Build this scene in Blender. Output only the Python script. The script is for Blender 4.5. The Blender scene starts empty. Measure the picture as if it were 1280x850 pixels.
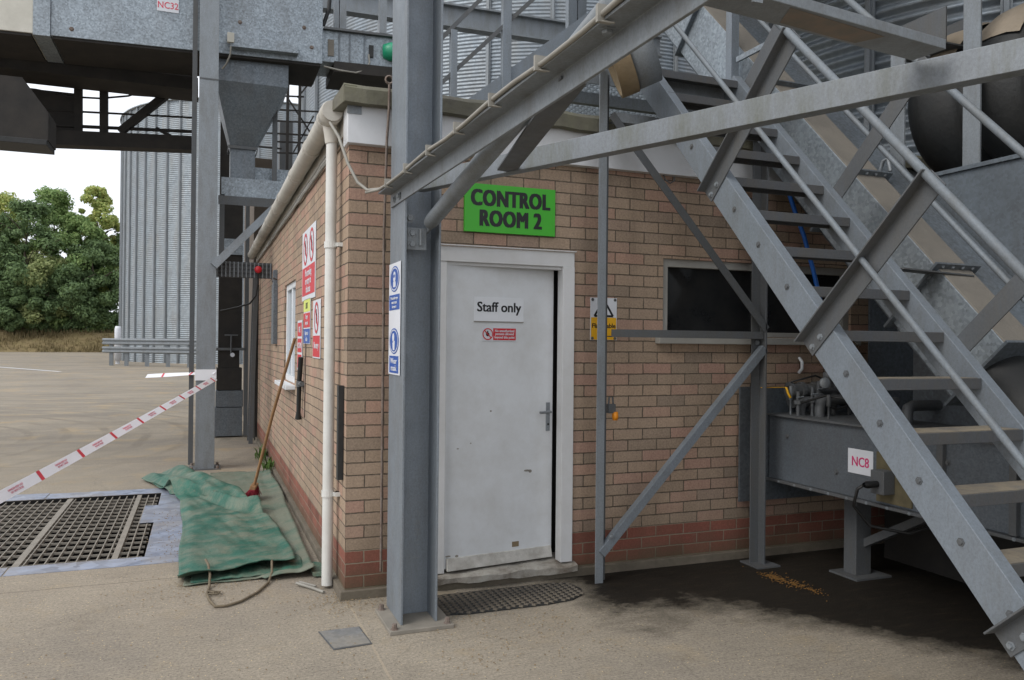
import bpy, math, random
import numpy as np
from mathutils import Vector, Matrix
random.seed(7); rng = np.random.default_rng(7)
SC = bpy.context.scene
COL = SC.collection
PI = math.pi
# ------------------------------------------------------------------ camera (measured from the brick courses)
CAM = Vector((-0.806, -4.783, 1.538)); YAW, PIT, ROL, F = 0.37102, 0.0040, -0.00997, 994.95
d_ = Vector((math.sin(YAW)*math.cos(PIT), math.cos(YAW)*math.cos(PIT), math.sin(PIT)))
r_ = Vector((math.cos(YAW), -math.sin(YAW), 0)); u_ = r_.cross(d_)
RV = r_*math.cos(ROL) - u_*math.sin(ROL); UV = u_*math.cos(ROL) + r_*math.sin(ROL)
def at(px, py, axis, val):
    """the point of the plane axis=val seen at that photo pixel"""
    v = d_ + RV*((px-640)/F) - UV*((py-425)/F)
    k = 'xyz'.index(axis); return CAM + v*((val-CAM[k])/v[k])
def atz(px, py, Z): return CAM + (d_ + RV*((px-640)/F) - UV*((py-425)/F))*Z
cd = bpy.data.cameras.new('camera'); co = bpy.data.objects.new('camera', cd); COL.objects.link(co)
m = Matrix((RV, UV, -d_)).transposed().to_4x4(); m.translation = CAM; co.matrix_world = m
cd.sensor_width = 36; cd.sensor_fit = 'HORIZONTAL'; cd.lens = F/1280*36; cd.clip_start = 0.05; cd.clip_end = 2000
SC.camera = co
# ------------------------------------------------------------------ materials
def hx(s, k=1.0):
    s = s.lstrip('#'); o = []
    for i in (0, 2, 4):
        c = int(s[i:i+2], 16)/255; o.append((c/12.92 if c <= .04045 else ((c+.055)/1.055)**2.4)*k)
    return (*o, 1)
class NT:
    def __init__(s, name):
        s.m = bpy.data.materials.new(name); s.m.use_nodes = True; s.t = s.m.node_tree
        s.b = s.t.nodes['Principled BSDF']; s.tc = s.n('ShaderNodeTexCoord')
    def n(s, typ, **kw):
        x = s.t.nodes.new(typ)
        for k, v in kw.items(): setattr(x, k, v)
        return x
    def l(s, a, b): s.t.links.new(a, b)
    def co(s, scale=(1, 1, 1), kind='Object'):
        mp = s.n('ShaderNodeMapping'); mp.inputs['Scale'].default_value = scale
        s.l(s.tc.outputs[kind], mp.inputs['Vector']); return mp.outputs['Vector']
    def noise(s, scale, detail=6, rough=.6, vec=None, stretch=(1, 1, 1)):
        x = s.n('ShaderNodeTexNoise'); x.inputs['Scale'].default_value = scale
        x.inputs['Detail'].default_value = detail; x.inputs['Roughness'].default_value = rough
        s.l(vec or s.co(stretch), x.inputs['Vector']); return x.outputs['Fac']
    def ramp(s, fac, stops):
        x = s.n('ShaderNodeValToRGB'); e = x.color_ramp.elements
        while len(e) < len(stops): e.new(.5)
        for i, (p, c) in enumerate(stops):
            e[i].position = p; e[i].color = c if len(c) == 4 else (*c, 1)
        s.l(fac, x.inputs['Fac']); return x.outputs['Color']
    def mix(s, fac, a, b, mode='MIX'):
        x = s.n('ShaderNodeMix', data_type='RGBA', blend_type=mode)
        for k, v in ((0, fac), (6, a), (7, b)):
            if hasattr(v, 'links') or hasattr(v, 'is_linked'): s.l(v, x.inputs[k])
            else: x.inputs[k].default_value = v
        return x.outputs[2]
    def math(s, op, a, b=0.0, clamp=False):
        x = s.n('ShaderNodeMath', operation=op, use_clamp=clamp)
        for k, v in ((0, a), (1, b)):
            if hasattr(v, 'is_linked'): s.l(v, x.inputs[k])
            else: x.inputs[k].default_value = v
        return x.outputs[0]
    def mr(s, v, a, b, c=0., d=1.):
        x = s.n('ShaderNodeMapRange'); s.l(v, x.inputs[0])
        for i, q in enumerate((a, b, c, d)): x.inputs[i+1].default_value = q
        return x.outputs[0]
    def bump(s, h, strength=.3, dist=.01):
        x = s.n('ShaderNodeBump'); x.inputs['Strength'].default_value = strength; x.inputs['Distance'].default_value = dist
        s.l(h, x.inputs['Height'])
        if s.b.inputs['Normal'].links: s.l(s.b.inputs['Normal'].links[0].from_socket, x.inputs['Normal'])
        s.l(x.outputs['Normal'], s.b.inputs['Normal'])
    def fin(s, col, rough=.6, metal=0., spec=.5):
        for k, v in (('Base Color', col), ('Roughness', rough), ('Metallic', metal), ('Specular IOR Level', spec)):
            if hasattr(v, 'is_linked'): s.l(v, s.b.inputs[k])
            else: s.b.inputs[k].default_value = v
        return s.m
WH, BK = (1, 1, 1, 1), (0, 0, 0, 1)
def plain(name, col, rough=.55, metal=0., var=.25, scale=6., bump=0., bscale=60., dirt=None, dirtamt=.5, spec=.5, dscale=2.5):
    s = NT(name); c = col if isinstance(col, tuple) else hx(col)
    lo = tuple(v*(1-var) for v in c[:3])+(1,); hi = tuple(min(1, v*(1+var*.6)) for v in c[:3])+(1,)
    k = s.ramp(s.noise(scale), [(.3, lo), (.7, hi)])
    if dirt:
        f = s.ramp(s.noise(dscale, 9, .72), [(.5-.25*dirtamt, BK), (.85-.2*dirtamt, (dirtamt,)*3)])
        k = s.mix(f, k, dirt if isinstance(dirt, tuple) else hx(dirt))
    if bump: s.bump(s.noise(bscale), bump, .01)
    return s.fin(k, rough, metal, spec)
def galv_sheet(name, base, sp=55., dirt='#5a5248', amt=.35, metal=.45, rough=.42, con=1.):
    s = NT(name); c = hx(base)
    v = s.n('ShaderNodeTexVoronoi'); v.inputs['Scale'].default_value = sp; v.inputs['Randomness'].default_value = 1
    dist = s.noise(9, 3); s.l(s.co(), v.inputs['Vector'])
    bw = s.n('ShaderNodeRGBToBW'); s.l(v.outputs['Color'], bw.inputs[0])
    g = s.mix(.5, bw.outputs[0], s.noise(sp*.45, 5, .7))
    k = s.ramp(g, [(.2, tuple(x*(1-.34*con) for x in c[:3])+(1,)), (.5, c), (.8, tuple(min(1, x*(1+.38*con)) for x in c[:3])+(1,))])
    k = s.mix(1., k, s.ramp(s.noise(1.9, 6, .65), [(.3, (.84,)*3), (.7, (1.1,)*3)]), 'MULTIPLY')
    st = s.ramp(s.noise(1.6, 8, .7, stretch=(1.4, 1.4, .35)), [(.42, BK), (.78, (amt,)*3)])
    k = s.mix(st, k, hx(dirt)); ro = s.mr(g, .2, .8, rough+.16, rough-.06)
    s.bump(s.noise(2.2, 2), .12, .02)
    return s.fin(k, ro, metal)
def galv_steel(name, base, dirt='#5d574b', amt=.5, metal=.3, rough=.5):
    s = NT(name); c = hx(base)
    k = s.ramp(s.noise(95, 7, .85, stretch=(1, 1, .8)), [(.3, tuple(x*.70 for x in c[:3])+(1,)), (.55, c), (.8, tuple(min(1, x*1.2) for x in c[:3])+(1,))])
    st = s.ramp(s.noise(4.5, 10, .8, stretch=(1.5, 1.5, .35)), [(.44, BK), (.72, (amt,)*3)])
    k = s.mix(st, k, hx(dirt))
    sp = s.ramp(s.noise(23, 8, .8), [(.66, BK), (.72, (.55,)*3)]); k = s.mix(sp, k, hx('#6a5440'))
    s.bump(s.noise(70, 4), .12, .003)
    return s.fin(k, s.mr(s.noise(8), .3, .7, rough-.08, rough+.14), metal)
def brick():
    s = NT('buff_and_red_brick'); xyz = s.n('ShaderNodeSeparateXYZ'); s.l(s.tc.outputs['Object'], xyz.inputs[0])
    g = s.n('ShaderNodeNewGeometry'); nx = s.n('ShaderNodeSeparateXYZ'); s.l(g.outputs['Normal'], nx.inputs[0])
    left = s.math('GREATER_THAN', s.math('ABSOLUTE', nx.outputs[0]), .5)
    u = s.math('ADD', s.math('ADD', xyz.outputs[0], xyz.outputs[1]), s.math('MULTIPLY', left, .1125))
    wob = s.math('ADD', s.math('MULTIPLY', s.math('SUBTRACT', s.noise(3.5, 2), .5), .010), s.math('MULTIPLY', s.math('SUBTRACT', s.noise(38, 3, .7), .5), .0075))
    u = s.math('ADD', u, wob); z = s.math('ADD', s.math('SUBTRACT', xyz.outputs[2], .06), s.math('ADD', s.math('MULTIPLY', s.math('SUBTRACT', s.noise(2.1, 3), .5), .012), s.math('MULTIPLY', s.math('SUBTRACT', s.noise(33, 3, .7), .5), .0075)))
    cb = s.n('ShaderNodeCombineXYZ'); s.l(u, cb.inputs[0]); s.l(z, cb.inputs[1])
    b = s.n('ShaderNodeTexBrick'); s.l(cb.outputs[0], b.inputs['Vector'])
    for k, v in (('Scale', 1), ('Mortar Size', .0046), ('Mortar Smooth', .4), ('Bias', 0), ('Brick Width', .225), ('Row Height', .075)): b.inputs[k].default_value = v
    b.inputs['Color1'].default_value = BK; b.inputs['Color2'].default_value = WH; b.inputs['Mortar'].default_value = (.5, .5, .5, 1)
    bw = s.n('ShaderNodeRGBToBW'); s.l(b.outputs['Color'], bw.inputs[0])
    buff = s.ramp(bw.outputs[0], [(0, hx('#968370')), (.12, hx('#a58e76')), (.3, hx('#ad947b')), (.45, hx('#a68f78')), (.6, hx('#b1967c')), (.75, hx('#b08a76')), (.88, hx('#b48f78')), (1, hx('#a18b77'))])
    red = s.ramp(bw.outputs[0], [(0, hx('#7a4334')), (.5, hx('#96523f')), (1, hx('#884a3a'))])
    isred = s.math('LESS_THAN', z, .225)
    c = s.mix(isred, buff, red)
    gr = s.ramp(s.noise(75, 7, .8), [(.3, (.60,)*3), (.7, (1.22,)*3)]); c = s.mix(1., c, gr, 'MULTIPLY')
    gr = s.ramp(s.noise(1.4, 8, .7, stretch=(1.6, 1.6, .6)), [(.3, (.74,)*3), (.7, (1.1,)*3)]); c = s.mix(1., c, gr, 'MULTIPLY')
    mort = s.ramp(s.noise(30, 5), [(.3, hx('#4c443b')), (.55, hx('#625649')), (.75, hx('#857968'))])
    mortr = s.mix(isred, mort, hx('#8d7f6c'))
    c = s.mix(b.outputs['Fac'], c, mortr)
    hsv = s.n('ShaderNodeHueSaturation'); hsv.inputs['Saturation'].default_value = .88; s.l(c, hsv.inputs['Color']); c = hsv.outputs[0]
    sk = s.math('MULTIPLY', s.ramp(s.noise(1, 8, .75, stretch=(7, 7, .5)), [(.5, BK), (.75, WH)]), s.mr(z, 1.2, 2.6)); c = s.mix(s.math('MULTIPLY', sk, .55), c, hx('#5b5146'))
    ef = s.math('MULTIPLY', s.ramp(s.noise(3.4, 9, .8), [(.58, BK), (.75, WH)]), .28); c = s.mix(ef, c, hx('#b5a894'))
    # splash-back dirt and algae low on the wall, rain streaks
    low = s.math('MULTIPLY', s.mr(z, .40, -.05), s.ramp(s.noise(4, 8, .7), [(.35, BK), (.7, WH)]))
    c = s.mix(s.math('MULTIPLY', low, .75), c, hx('#5e5545'))
    alg = s.math('MULTIPLY', s.mr(z, .12, -.06), .8, True); c = s.mix(alg, c, hx('#4d4c3a'))
    s.bump(s.math('ADD', s.math('MULTIPLY', b.outputs['Fac'], -1.0), s.math('MULTIPLY', s.noise(110, 5), .35)), .65, .006)
    return s.fin(c, .88, 0, .25)
def concrete():
    s = NT('dusty_concrete'); xyz = s.n('ShaderNodeSeparateXYZ'); s.l(s.tc.outputs['Object'], xyz.inputs[0])
    X, Y = xyz.outputs[0], xyz.outputs[1]
    c = s.ramp(s.noise(.55, 9, .68), [(.28, hx('#7d766d')), (.5, hx('#908779')), (.72, hx('#9e9484'))])
    br = s.ramp(s.noise(6, 8, .8, stretch=(.9, 7, 1)), [(.3, (.86,)*3), (.7, (1.08,)*3)]); c = s.mix(1., c, br, 'MULTIPLY')
    br2 = s.ramp(s.noise(16, 6, .8, stretch=(.35, 5, 1)), [(.3, (.86,)*3), (.7, (1.1,)*3)]); c = s.mix(1., c, br2, 'MULTIPLY')
    fine = s.ramp(s.noise(70, 7, .85), [(.32, (.42,)*3), (.5, WH), (.70, (1.5,)*3)]); c = s.mix(1., c, fine, 'MULTIPLY')
    # tyre-swept darker arcs in the far yard
    ty = s.ramp(s.noise(.9, 6, .6, stretch=(.35, 1.6, 1)), [(.46, BK), (.62, (.45,)*3)]); c = s.mix(s.math('MULTIPLY', ty, s.mr(Y, 4, 9)), c, hx('#70695f'))
    # ochre grain dust
    du = s.math('MULTIPLY', s.ramp(s.noise(1.3, 7, .6), [(.54, BK), (.74, (.5,)*3)]), s.mr(Y, 3.5, 7)); c = s.mix(du, c, hx('#ad9468'))
    du2 = s.ramp(s.noise(2.6, 9, .75), [(.54, BK), (.74, (.5,)*3)]); c = s.mix(du2, c, hx('#9c8a6c'))
    dk = s.ramp(s.noise(1.7, 10, .75), [(.55, BK), (.8, (.6,)*3)]); c = s.mix(dk, c, hx('#625a50'))
    # grit specks
    v = s.n('ShaderNodeTexVoronoi'); v.inputs['Scale'].default_value = 38; s.l(s.co(), v.inputs['Vector'])
    sp = s.math('LESS_THAN', v.outputs['Distance'], .13); bw = s.n('ShaderNodeRGBToBW'); s.l(v.outputs['Color'], bw.inputs[0])
    c = s.mix(s.math('MULTIPLY', sp, s.math('GREATER_THAN', bw.outputs[0], .62)), c, hx('#c9b58c'))
    c = s.mix(s.math('MULTIPLY', sp, s.math('LESS_THAN', bw.outputs[0], .27)), c, hx('#4a4238'))
    # wet, oily patch under the stairs; its spread to the right paints shade
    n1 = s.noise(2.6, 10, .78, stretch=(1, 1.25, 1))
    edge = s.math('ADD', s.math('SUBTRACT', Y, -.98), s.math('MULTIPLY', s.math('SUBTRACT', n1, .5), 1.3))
    edge = s.math('ADD', edge, s.math('MULTIPLY', s.math('MAXIMUM', s.math('SUBTRACT', X, 2.1), 0), 1.5))  # mask pushed forward on the right to darken the shaded ground too
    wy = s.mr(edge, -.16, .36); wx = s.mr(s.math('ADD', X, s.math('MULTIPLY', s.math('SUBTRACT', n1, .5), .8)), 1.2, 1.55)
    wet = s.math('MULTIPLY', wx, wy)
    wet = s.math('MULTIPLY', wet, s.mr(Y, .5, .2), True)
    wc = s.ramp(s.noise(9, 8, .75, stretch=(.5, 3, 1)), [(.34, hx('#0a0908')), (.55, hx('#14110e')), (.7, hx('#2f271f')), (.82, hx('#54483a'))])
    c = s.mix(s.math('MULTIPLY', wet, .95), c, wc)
    # hairline cracks and rubber marks
    vd = s.n('ShaderNodeTexVoronoi', feature='DISTANCE_TO_EDGE'); vd.inputs['Scale'].default_value = .42
    wv3 = s.n('ShaderNodeVectorMath', operation='ADD'); nv = s.n('ShaderNodeTexNoise'); nv.inputs['Scale'].default_value = 3; nv.inputs['Detail'].default_value = 6; s.l(s.co(), nv.inputs['Vector'])
    sc3 = s.n('ShaderNodeVectorMath', operation='SCALE'); sc3.inputs['Scale'].default_value = .35; s.l(nv.outputs['Color'], sc3.inputs[0]); s.l(s.co(), wv3.inputs[0]); s.l(sc3.outputs[0], wv3.inputs[1]); s.l(wv3.outputs[0], vd.inputs['Vector'])
    ck = s.math('MULTIPLY', s.math('LESS_THAN', vd.outputs['Distance'], .0022), s.math('GREATER_THAN', s.noise(.8, 3), .5)); c = s.mix(s.math('MULTIPLY', ck, .16), c, hx('#4a4238'))
    wvt = s.n('ShaderNodeTexWave', wave_type='RINGS', rings_direction='Z'); wvt.inputs['Scale'].default_value = .55; wvt.inputs['Distortion'].default_value = 2.5; wvt.inputs['Detail'].default_value = 3; wvt.inputs['Detail Scale'].default_value = .6
    mpv = s.n('ShaderNodeMapping'); mpv.inputs['Location'].default_value = (7, -9, 0); s.l(s.tc.outputs['Object'], mpv.inputs['Vector']); s.l(mpv.outputs['Vector'], wvt.inputs['Vector'])
    tm = s.math('MULTIPLY', s.math('MULTIPLY', s.ramp(wvt.outputs['Fac'], [(.80, BK), (.95, WH)]), s.ramp(s.noise(1.1, 6, .7), [(.42, BK), (.62, WH)])), s.mr(Y, 5, 8)); c = s.mix(s.math('MULTIPLY', tm, .4), c, hx('#544d45'))
    # slab joints
    def line(v, at_, w): return s.math('LESS_THAN', s.math('ABSOLUTE', s.math('SUBTRACT', v, at_)), w)
    wv = s.math('MULTIPLY', s.math('SUBTRACT', s.noise(5, 4), .5), .03)
    jx = s.math('MULTIPLY', line(s.math('ADD', X, wv), .012, .006), s.math('LESS_THAN', Y, 0.0))
    c = s.mix(s.math('MULTIPLY', jx, .35), c, hx('#b4a48c'))
    jy = s.math('MULTIPLY', line(s.math('ADD', Y, wv), .80, .006), s.math('LESS_THAN', X, -.9)); c = s.mix(s.math('MULTIPLY', jy, .6), c, hx('#5f564a'))
    for q in (6.2, 12.2, 18.2, 26.2): c = s.mix(s.math('MULTIPLY', line(s.math('ADD', Y, wv), q, .012), .6), c, hx('#6a6258'))
    s.bump(s.noise(60, 6, .8, stretch=(.7, 1.6, 1)), .55, .006); s.bump(s.noise(7, 5), .25, .02)
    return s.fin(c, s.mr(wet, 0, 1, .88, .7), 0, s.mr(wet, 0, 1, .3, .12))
M = {}
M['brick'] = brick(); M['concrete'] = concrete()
M['sheet'] = galv_sheet('galvanised_sheet', '#8f989f'); M['sheet_dull'] = galv_sheet('weathered_galvanised_sheet', '#6c747b', 60, amt=.5, con=.7)
M['sheet_grey'] = galv_sheet('dark_galvanised_sheet', '#666d74', 110, amt=.35, rough=.6, con=.45)
M['steel'] = galv_steel('hot_dip_galvanised_steel', '#868c91'); M['steel_b'] = galv_steel('blue_grey_galvanised_steel', '#808890', amt=.4)
M['steel_dk'] = galv_steel('dull_dark_steel', '#5c5f62', amt=.5, metal=.2, rough=.6)
M['rail_steel'] = galv_steel('dull_handrail_steel', '#6f767c', amt=.5, metal=.1, rough=.62)
M['steel_moss'] = galv_steel('moss_stained_steel', '#7b8085', dirt='#55553f', amt=.7)
M['gantry'] = plain('grimy_and_shaded_steel', '#2a2826', .8, .1, .3, 5, dirt='#40382f', dirtamt=.4)  # grimy gantry steel; also colours in the shade on elevator and added casing
M['silo'] = galv_sheet('silo_corrugated_steel', '#8a939b', 20, con=.3, dirt='#8a8378', amt=.45, metal=.45, rough=.45)
M['silo_far'] = galv_sheet('far_silo_corrugated_steel', '#8f989f', 8, con=.25, dirt='#8d8579', amt=.5, metal=.3, rough=.5)
M['white'] = plain('white_painted_board', '#d3d5d8', .5, 0, .05, 2, dirt='#8d887c', dirtamt=.35)
M['door'] = plain('white_door_paint', '#d6d9dc', .42, 0, .04, 1.2, bump=.08, bscale=8, dirt='#a09b90', dirtamt=.38, dscale=3.5)
M['_'] = None; del M['_']
M['frame_white'] = plain('chalky_white_frame_paint', '#d2d3d4', .55, 0, .06, 5, dirt='#8f8a80', dirtamt=.45)
M['sill_grey'] = plain('dirty_white_sill', '#a9a8a3', .55, 0, .1, 5, dirt='#6f6a60', dirtamt=.6)
M['upvc'] = plain('white_upvc', '#dadde0', .35, 0, .04)
M['worn_white'] = plain('flaking_white_wood', '#c4c2bc', .75, 0, .1, 12, bump=.5, bscale=30, dirt='#5d5142', dirtamt=.6, dscale=9)
M['worn_sill'] = plain('bare_worn_sill', '#c0bdb4', .8, 0, .15, 12, bump=.6, bscale=30, dirt='#584b3d', dirtamt=.95, dscale=6)
M['pvc'] = plain('grimy_cream_pvc', '#c0bcb3', .5, 0, .08, 4, dirt='#7a7468', dirtamt=.5)
M['pvc_white'] = plain('white_pvc', '#d0d0cc', .4, 0, .05, 3, dirt='#8d887a', dirtamt=.4)
M['coping'] = plain('mossy_roof_felt', '#625f57', .9, 0, .35, 5, bump=.6, bscale=25, dirt='#6d6c54', dirtamt=.7, dscale=4)
M['dark_glass'] = plain('dark_dusty_glass', '#242628', .08, 0, .35, 5, dirt='#2e2a25', dirtamt=.6)
M['pane'] = plain('blue_reflecting_pane', '#8d98a0', .12, 0, .1, 2)
M['black'] = plain('black_lettering', '#121416', .5, 0, .1); M['rubber'] = plain('black_rubber', '#1e2021', .6, 0, .3, 8, bump=.3, bscale=30, dirt='#3b3833', dirtamt=.4)
M['mat_rubber'] = plain('dusty_rubber', '#565049', .85, 0, .3, 3, dirt='#7d7260', dirtamt=.6)
M['green'] = plain('bright_green_sign', '#3fae26', .45, 0, .05, 2); M['red'] = plain('sign_red', '#c3202c', .45, 0, .06)
M['blue'] = plain('sign_blue', '#1f4f9e', .45, 0, .08); M['yellow'] = plain('sign_yellow', '#dfa81c', .45, 0, .06)
M['signwhite'] = plain('sign_white', '#cfd2d8', .45, 0, .04); M['lime'] = plain('lime_yellow', '#cfd86a', .5, 0, .06)
M['staffwhite'] = plain('off_white_sign', '#dcdfe3', .4, 0, .04)
M['tapetext'] = plain('faded_red_print', '#cf7384', .4)
M['pinkred'] = plain('magenta_lettering', '#c2386e', .5, 0, .05); M['letter_red'] = plain('red_lettering', '#cf4a5c', .5, 0, .05)
M['dust'] = plain('grain_dust_coat', '#767169', .95, 0, .18, 5, bump=.5, bscale=40, dirt='#726c62', dirtamt=.6)
M['dust_crest'] = plain('dust_crust', '#94897a', .95, 0, .15, 6, bump=.5, bscale=30, dirt='#8a7c66', dirtamt=.5)
M['dust_pale'] = plain('beige_felt_lining', '#857760', .9, 0, .2, 9, bump=.3, dirt='#7d6647', dirtamt=.6)
M['tread'] = galv_steel('worn_tread_steel', '#5a5c5f', dirt='#625a4b', amt=.6)
M['tread_dust'] = plain('dusty_tread_steel', '#67635e', .8, .1, .25, 12, bump=.4, bscale=50, dirt='#988a70', dirtamt=.75, dscale=9)
M['wood'] = plain('worn_broom_wood', '#8f6c48', .65, 0, .25, 14, dirt='#5c4733', dirtamt=.5)
M['bristle'] = plain('red_bristle', '#8e2233', .8, 0, .35, 40); M['rust'] = plain('rusty_iron', '#665347', .85, .1, .4, 14, bump=.5, dirt='#97908a', dirtamt=.7, dscale=12)
M['rust_patch'] = plain('rust_bloom', '#77736c', .85, 0, .25, 9, dirt='#8b6448', dirtamt=.5, dscale=9)
M['cable'] = plain('grey_cable', '#8b8880', .6, 0, .15); M['cable_bk'] = plain('black_cable', '#1b1b1b', .5, 0, .2)
M['bluehose'] = plain('blue_hose', '#1d5fb5', .4, 0, .1); M['greenmotor'] = plain('green_motor_paint', '#1e8a66', .4, 0, .12)
M['cream'] = plain('cream_panel', '#c9c6bb', .6, 0, .06, 2, dirt='#8c887a', dirtamt=.4)
M['orange'] = plain('orange_plastic', '#e08a14', .45); M['grain'] = plain('spilled_grain', '#7d5a2a', .9, 0, .35, 40)
M['tapewhite'] = plain('barrier_tape_white', '#e4e5ea', .3, 0, .03); M['tapered'] = plain('barrier_tape_red', '#cb3244', .35)
M['plate_blue'] = galv_sheet('blue_grey_kerb_plate', '#8a93a6', 12, dirt='#9c8f7c', amt=.75)
M['plate_grey'] = galv_sheet('worn_grey_plate', '#7f8080', 40, dirt='#938874', amt=.8, metal=.2, rough=.6, con=.6)
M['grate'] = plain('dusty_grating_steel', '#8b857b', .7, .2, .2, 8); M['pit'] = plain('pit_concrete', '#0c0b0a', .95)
M['bark'] = plain('bark', '#5b5347', .9, 0, .3, 6); M['straw'] = plain('dry_grass_bank', '#7a6a4c', .95, 0, .3, 2, dirt='#6f6a3c', dirtamt=.5, dscale=1.2)
M['weed'] = plain('weed_green', '#4f6a2c', .8, 0, .3, 5)
def leafmat(name, a, b):
    s = NT(name); i = s.n('ShaderNodeNewGeometry')
    k = s.ramp(i.outputs['Random Per Island'], [(0, hx(a)), (1, hx(b))]); s.b.inputs['Subsurface Weight'].default_value = 0
    m_ = s.fin(k, .7, 0, .25); tl = s.n('ShaderNodeBsdfTranslucent'); mxs = s.n('ShaderNodeMixShader'); mxs.inputs[0].default_value = .38
    s.l(k, tl.inputs['Color']); s.l(s.b.outputs[0], mxs.inputs[1]); s.l(tl.outputs[0], mxs.inputs[2])
    s.l(mxs.outputs[0], [n_ for n_ in s.t.nodes if n_.type == 'OUTPUT_MATERIAL'][0].inputs['Surface']); return m_
M['leaf_dark'] = leafmat('dark_green_leaves', '#5c7150', '#7b9262'); M['leaf_mid'] = leafmat('mid_green_leaves', '#6f8a56', '#98ad70')
M['leaf_olive'] = leafmat('olive_leaves', '#829160', '#a9b07a'); M['leaf_yellow'] = leafmat('yellowing_leaves', '#92a762', '#bdbd74')
M['straw_blade'] = leafmat('straw_blades', '#75694a', '#918465')
def tarpmat(name, dusty):
    s = NT(name)
    c = s.ramp(s.noise(2.4, 8, .7), [(.3, hx('#134b3d')), (.65, hx('#336758'))])
    d = s.ramp(s.noise(3.4, 10, .68, stretch=(1, 1.35, 1)), [(.43-dusty*.28, BK), (.62-dusty*.2, WH)])
    c = s.mix(s.math('MULTIPLY', d, .55+.35*dusty), c, hx('#7c7b6d'))
    d2 = s.ramp(s.noise(9, 8, .8), [(.5, BK), (.75, (.6,)*3)]); c = s.mix(d2, c, hx('#857b68'))
    s.bump(s.noise(11, 7, .7), .6, .02); s.bump(s.noise(160, 2), .2, .002)
    return s.fin(c, .62, 0, .35)
M['tarp'] = tarpmat('green_tarpaulin', .02); M['tarp_dusty'] = tarpmat('dust_caked_tarpaulin', .55)
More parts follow.
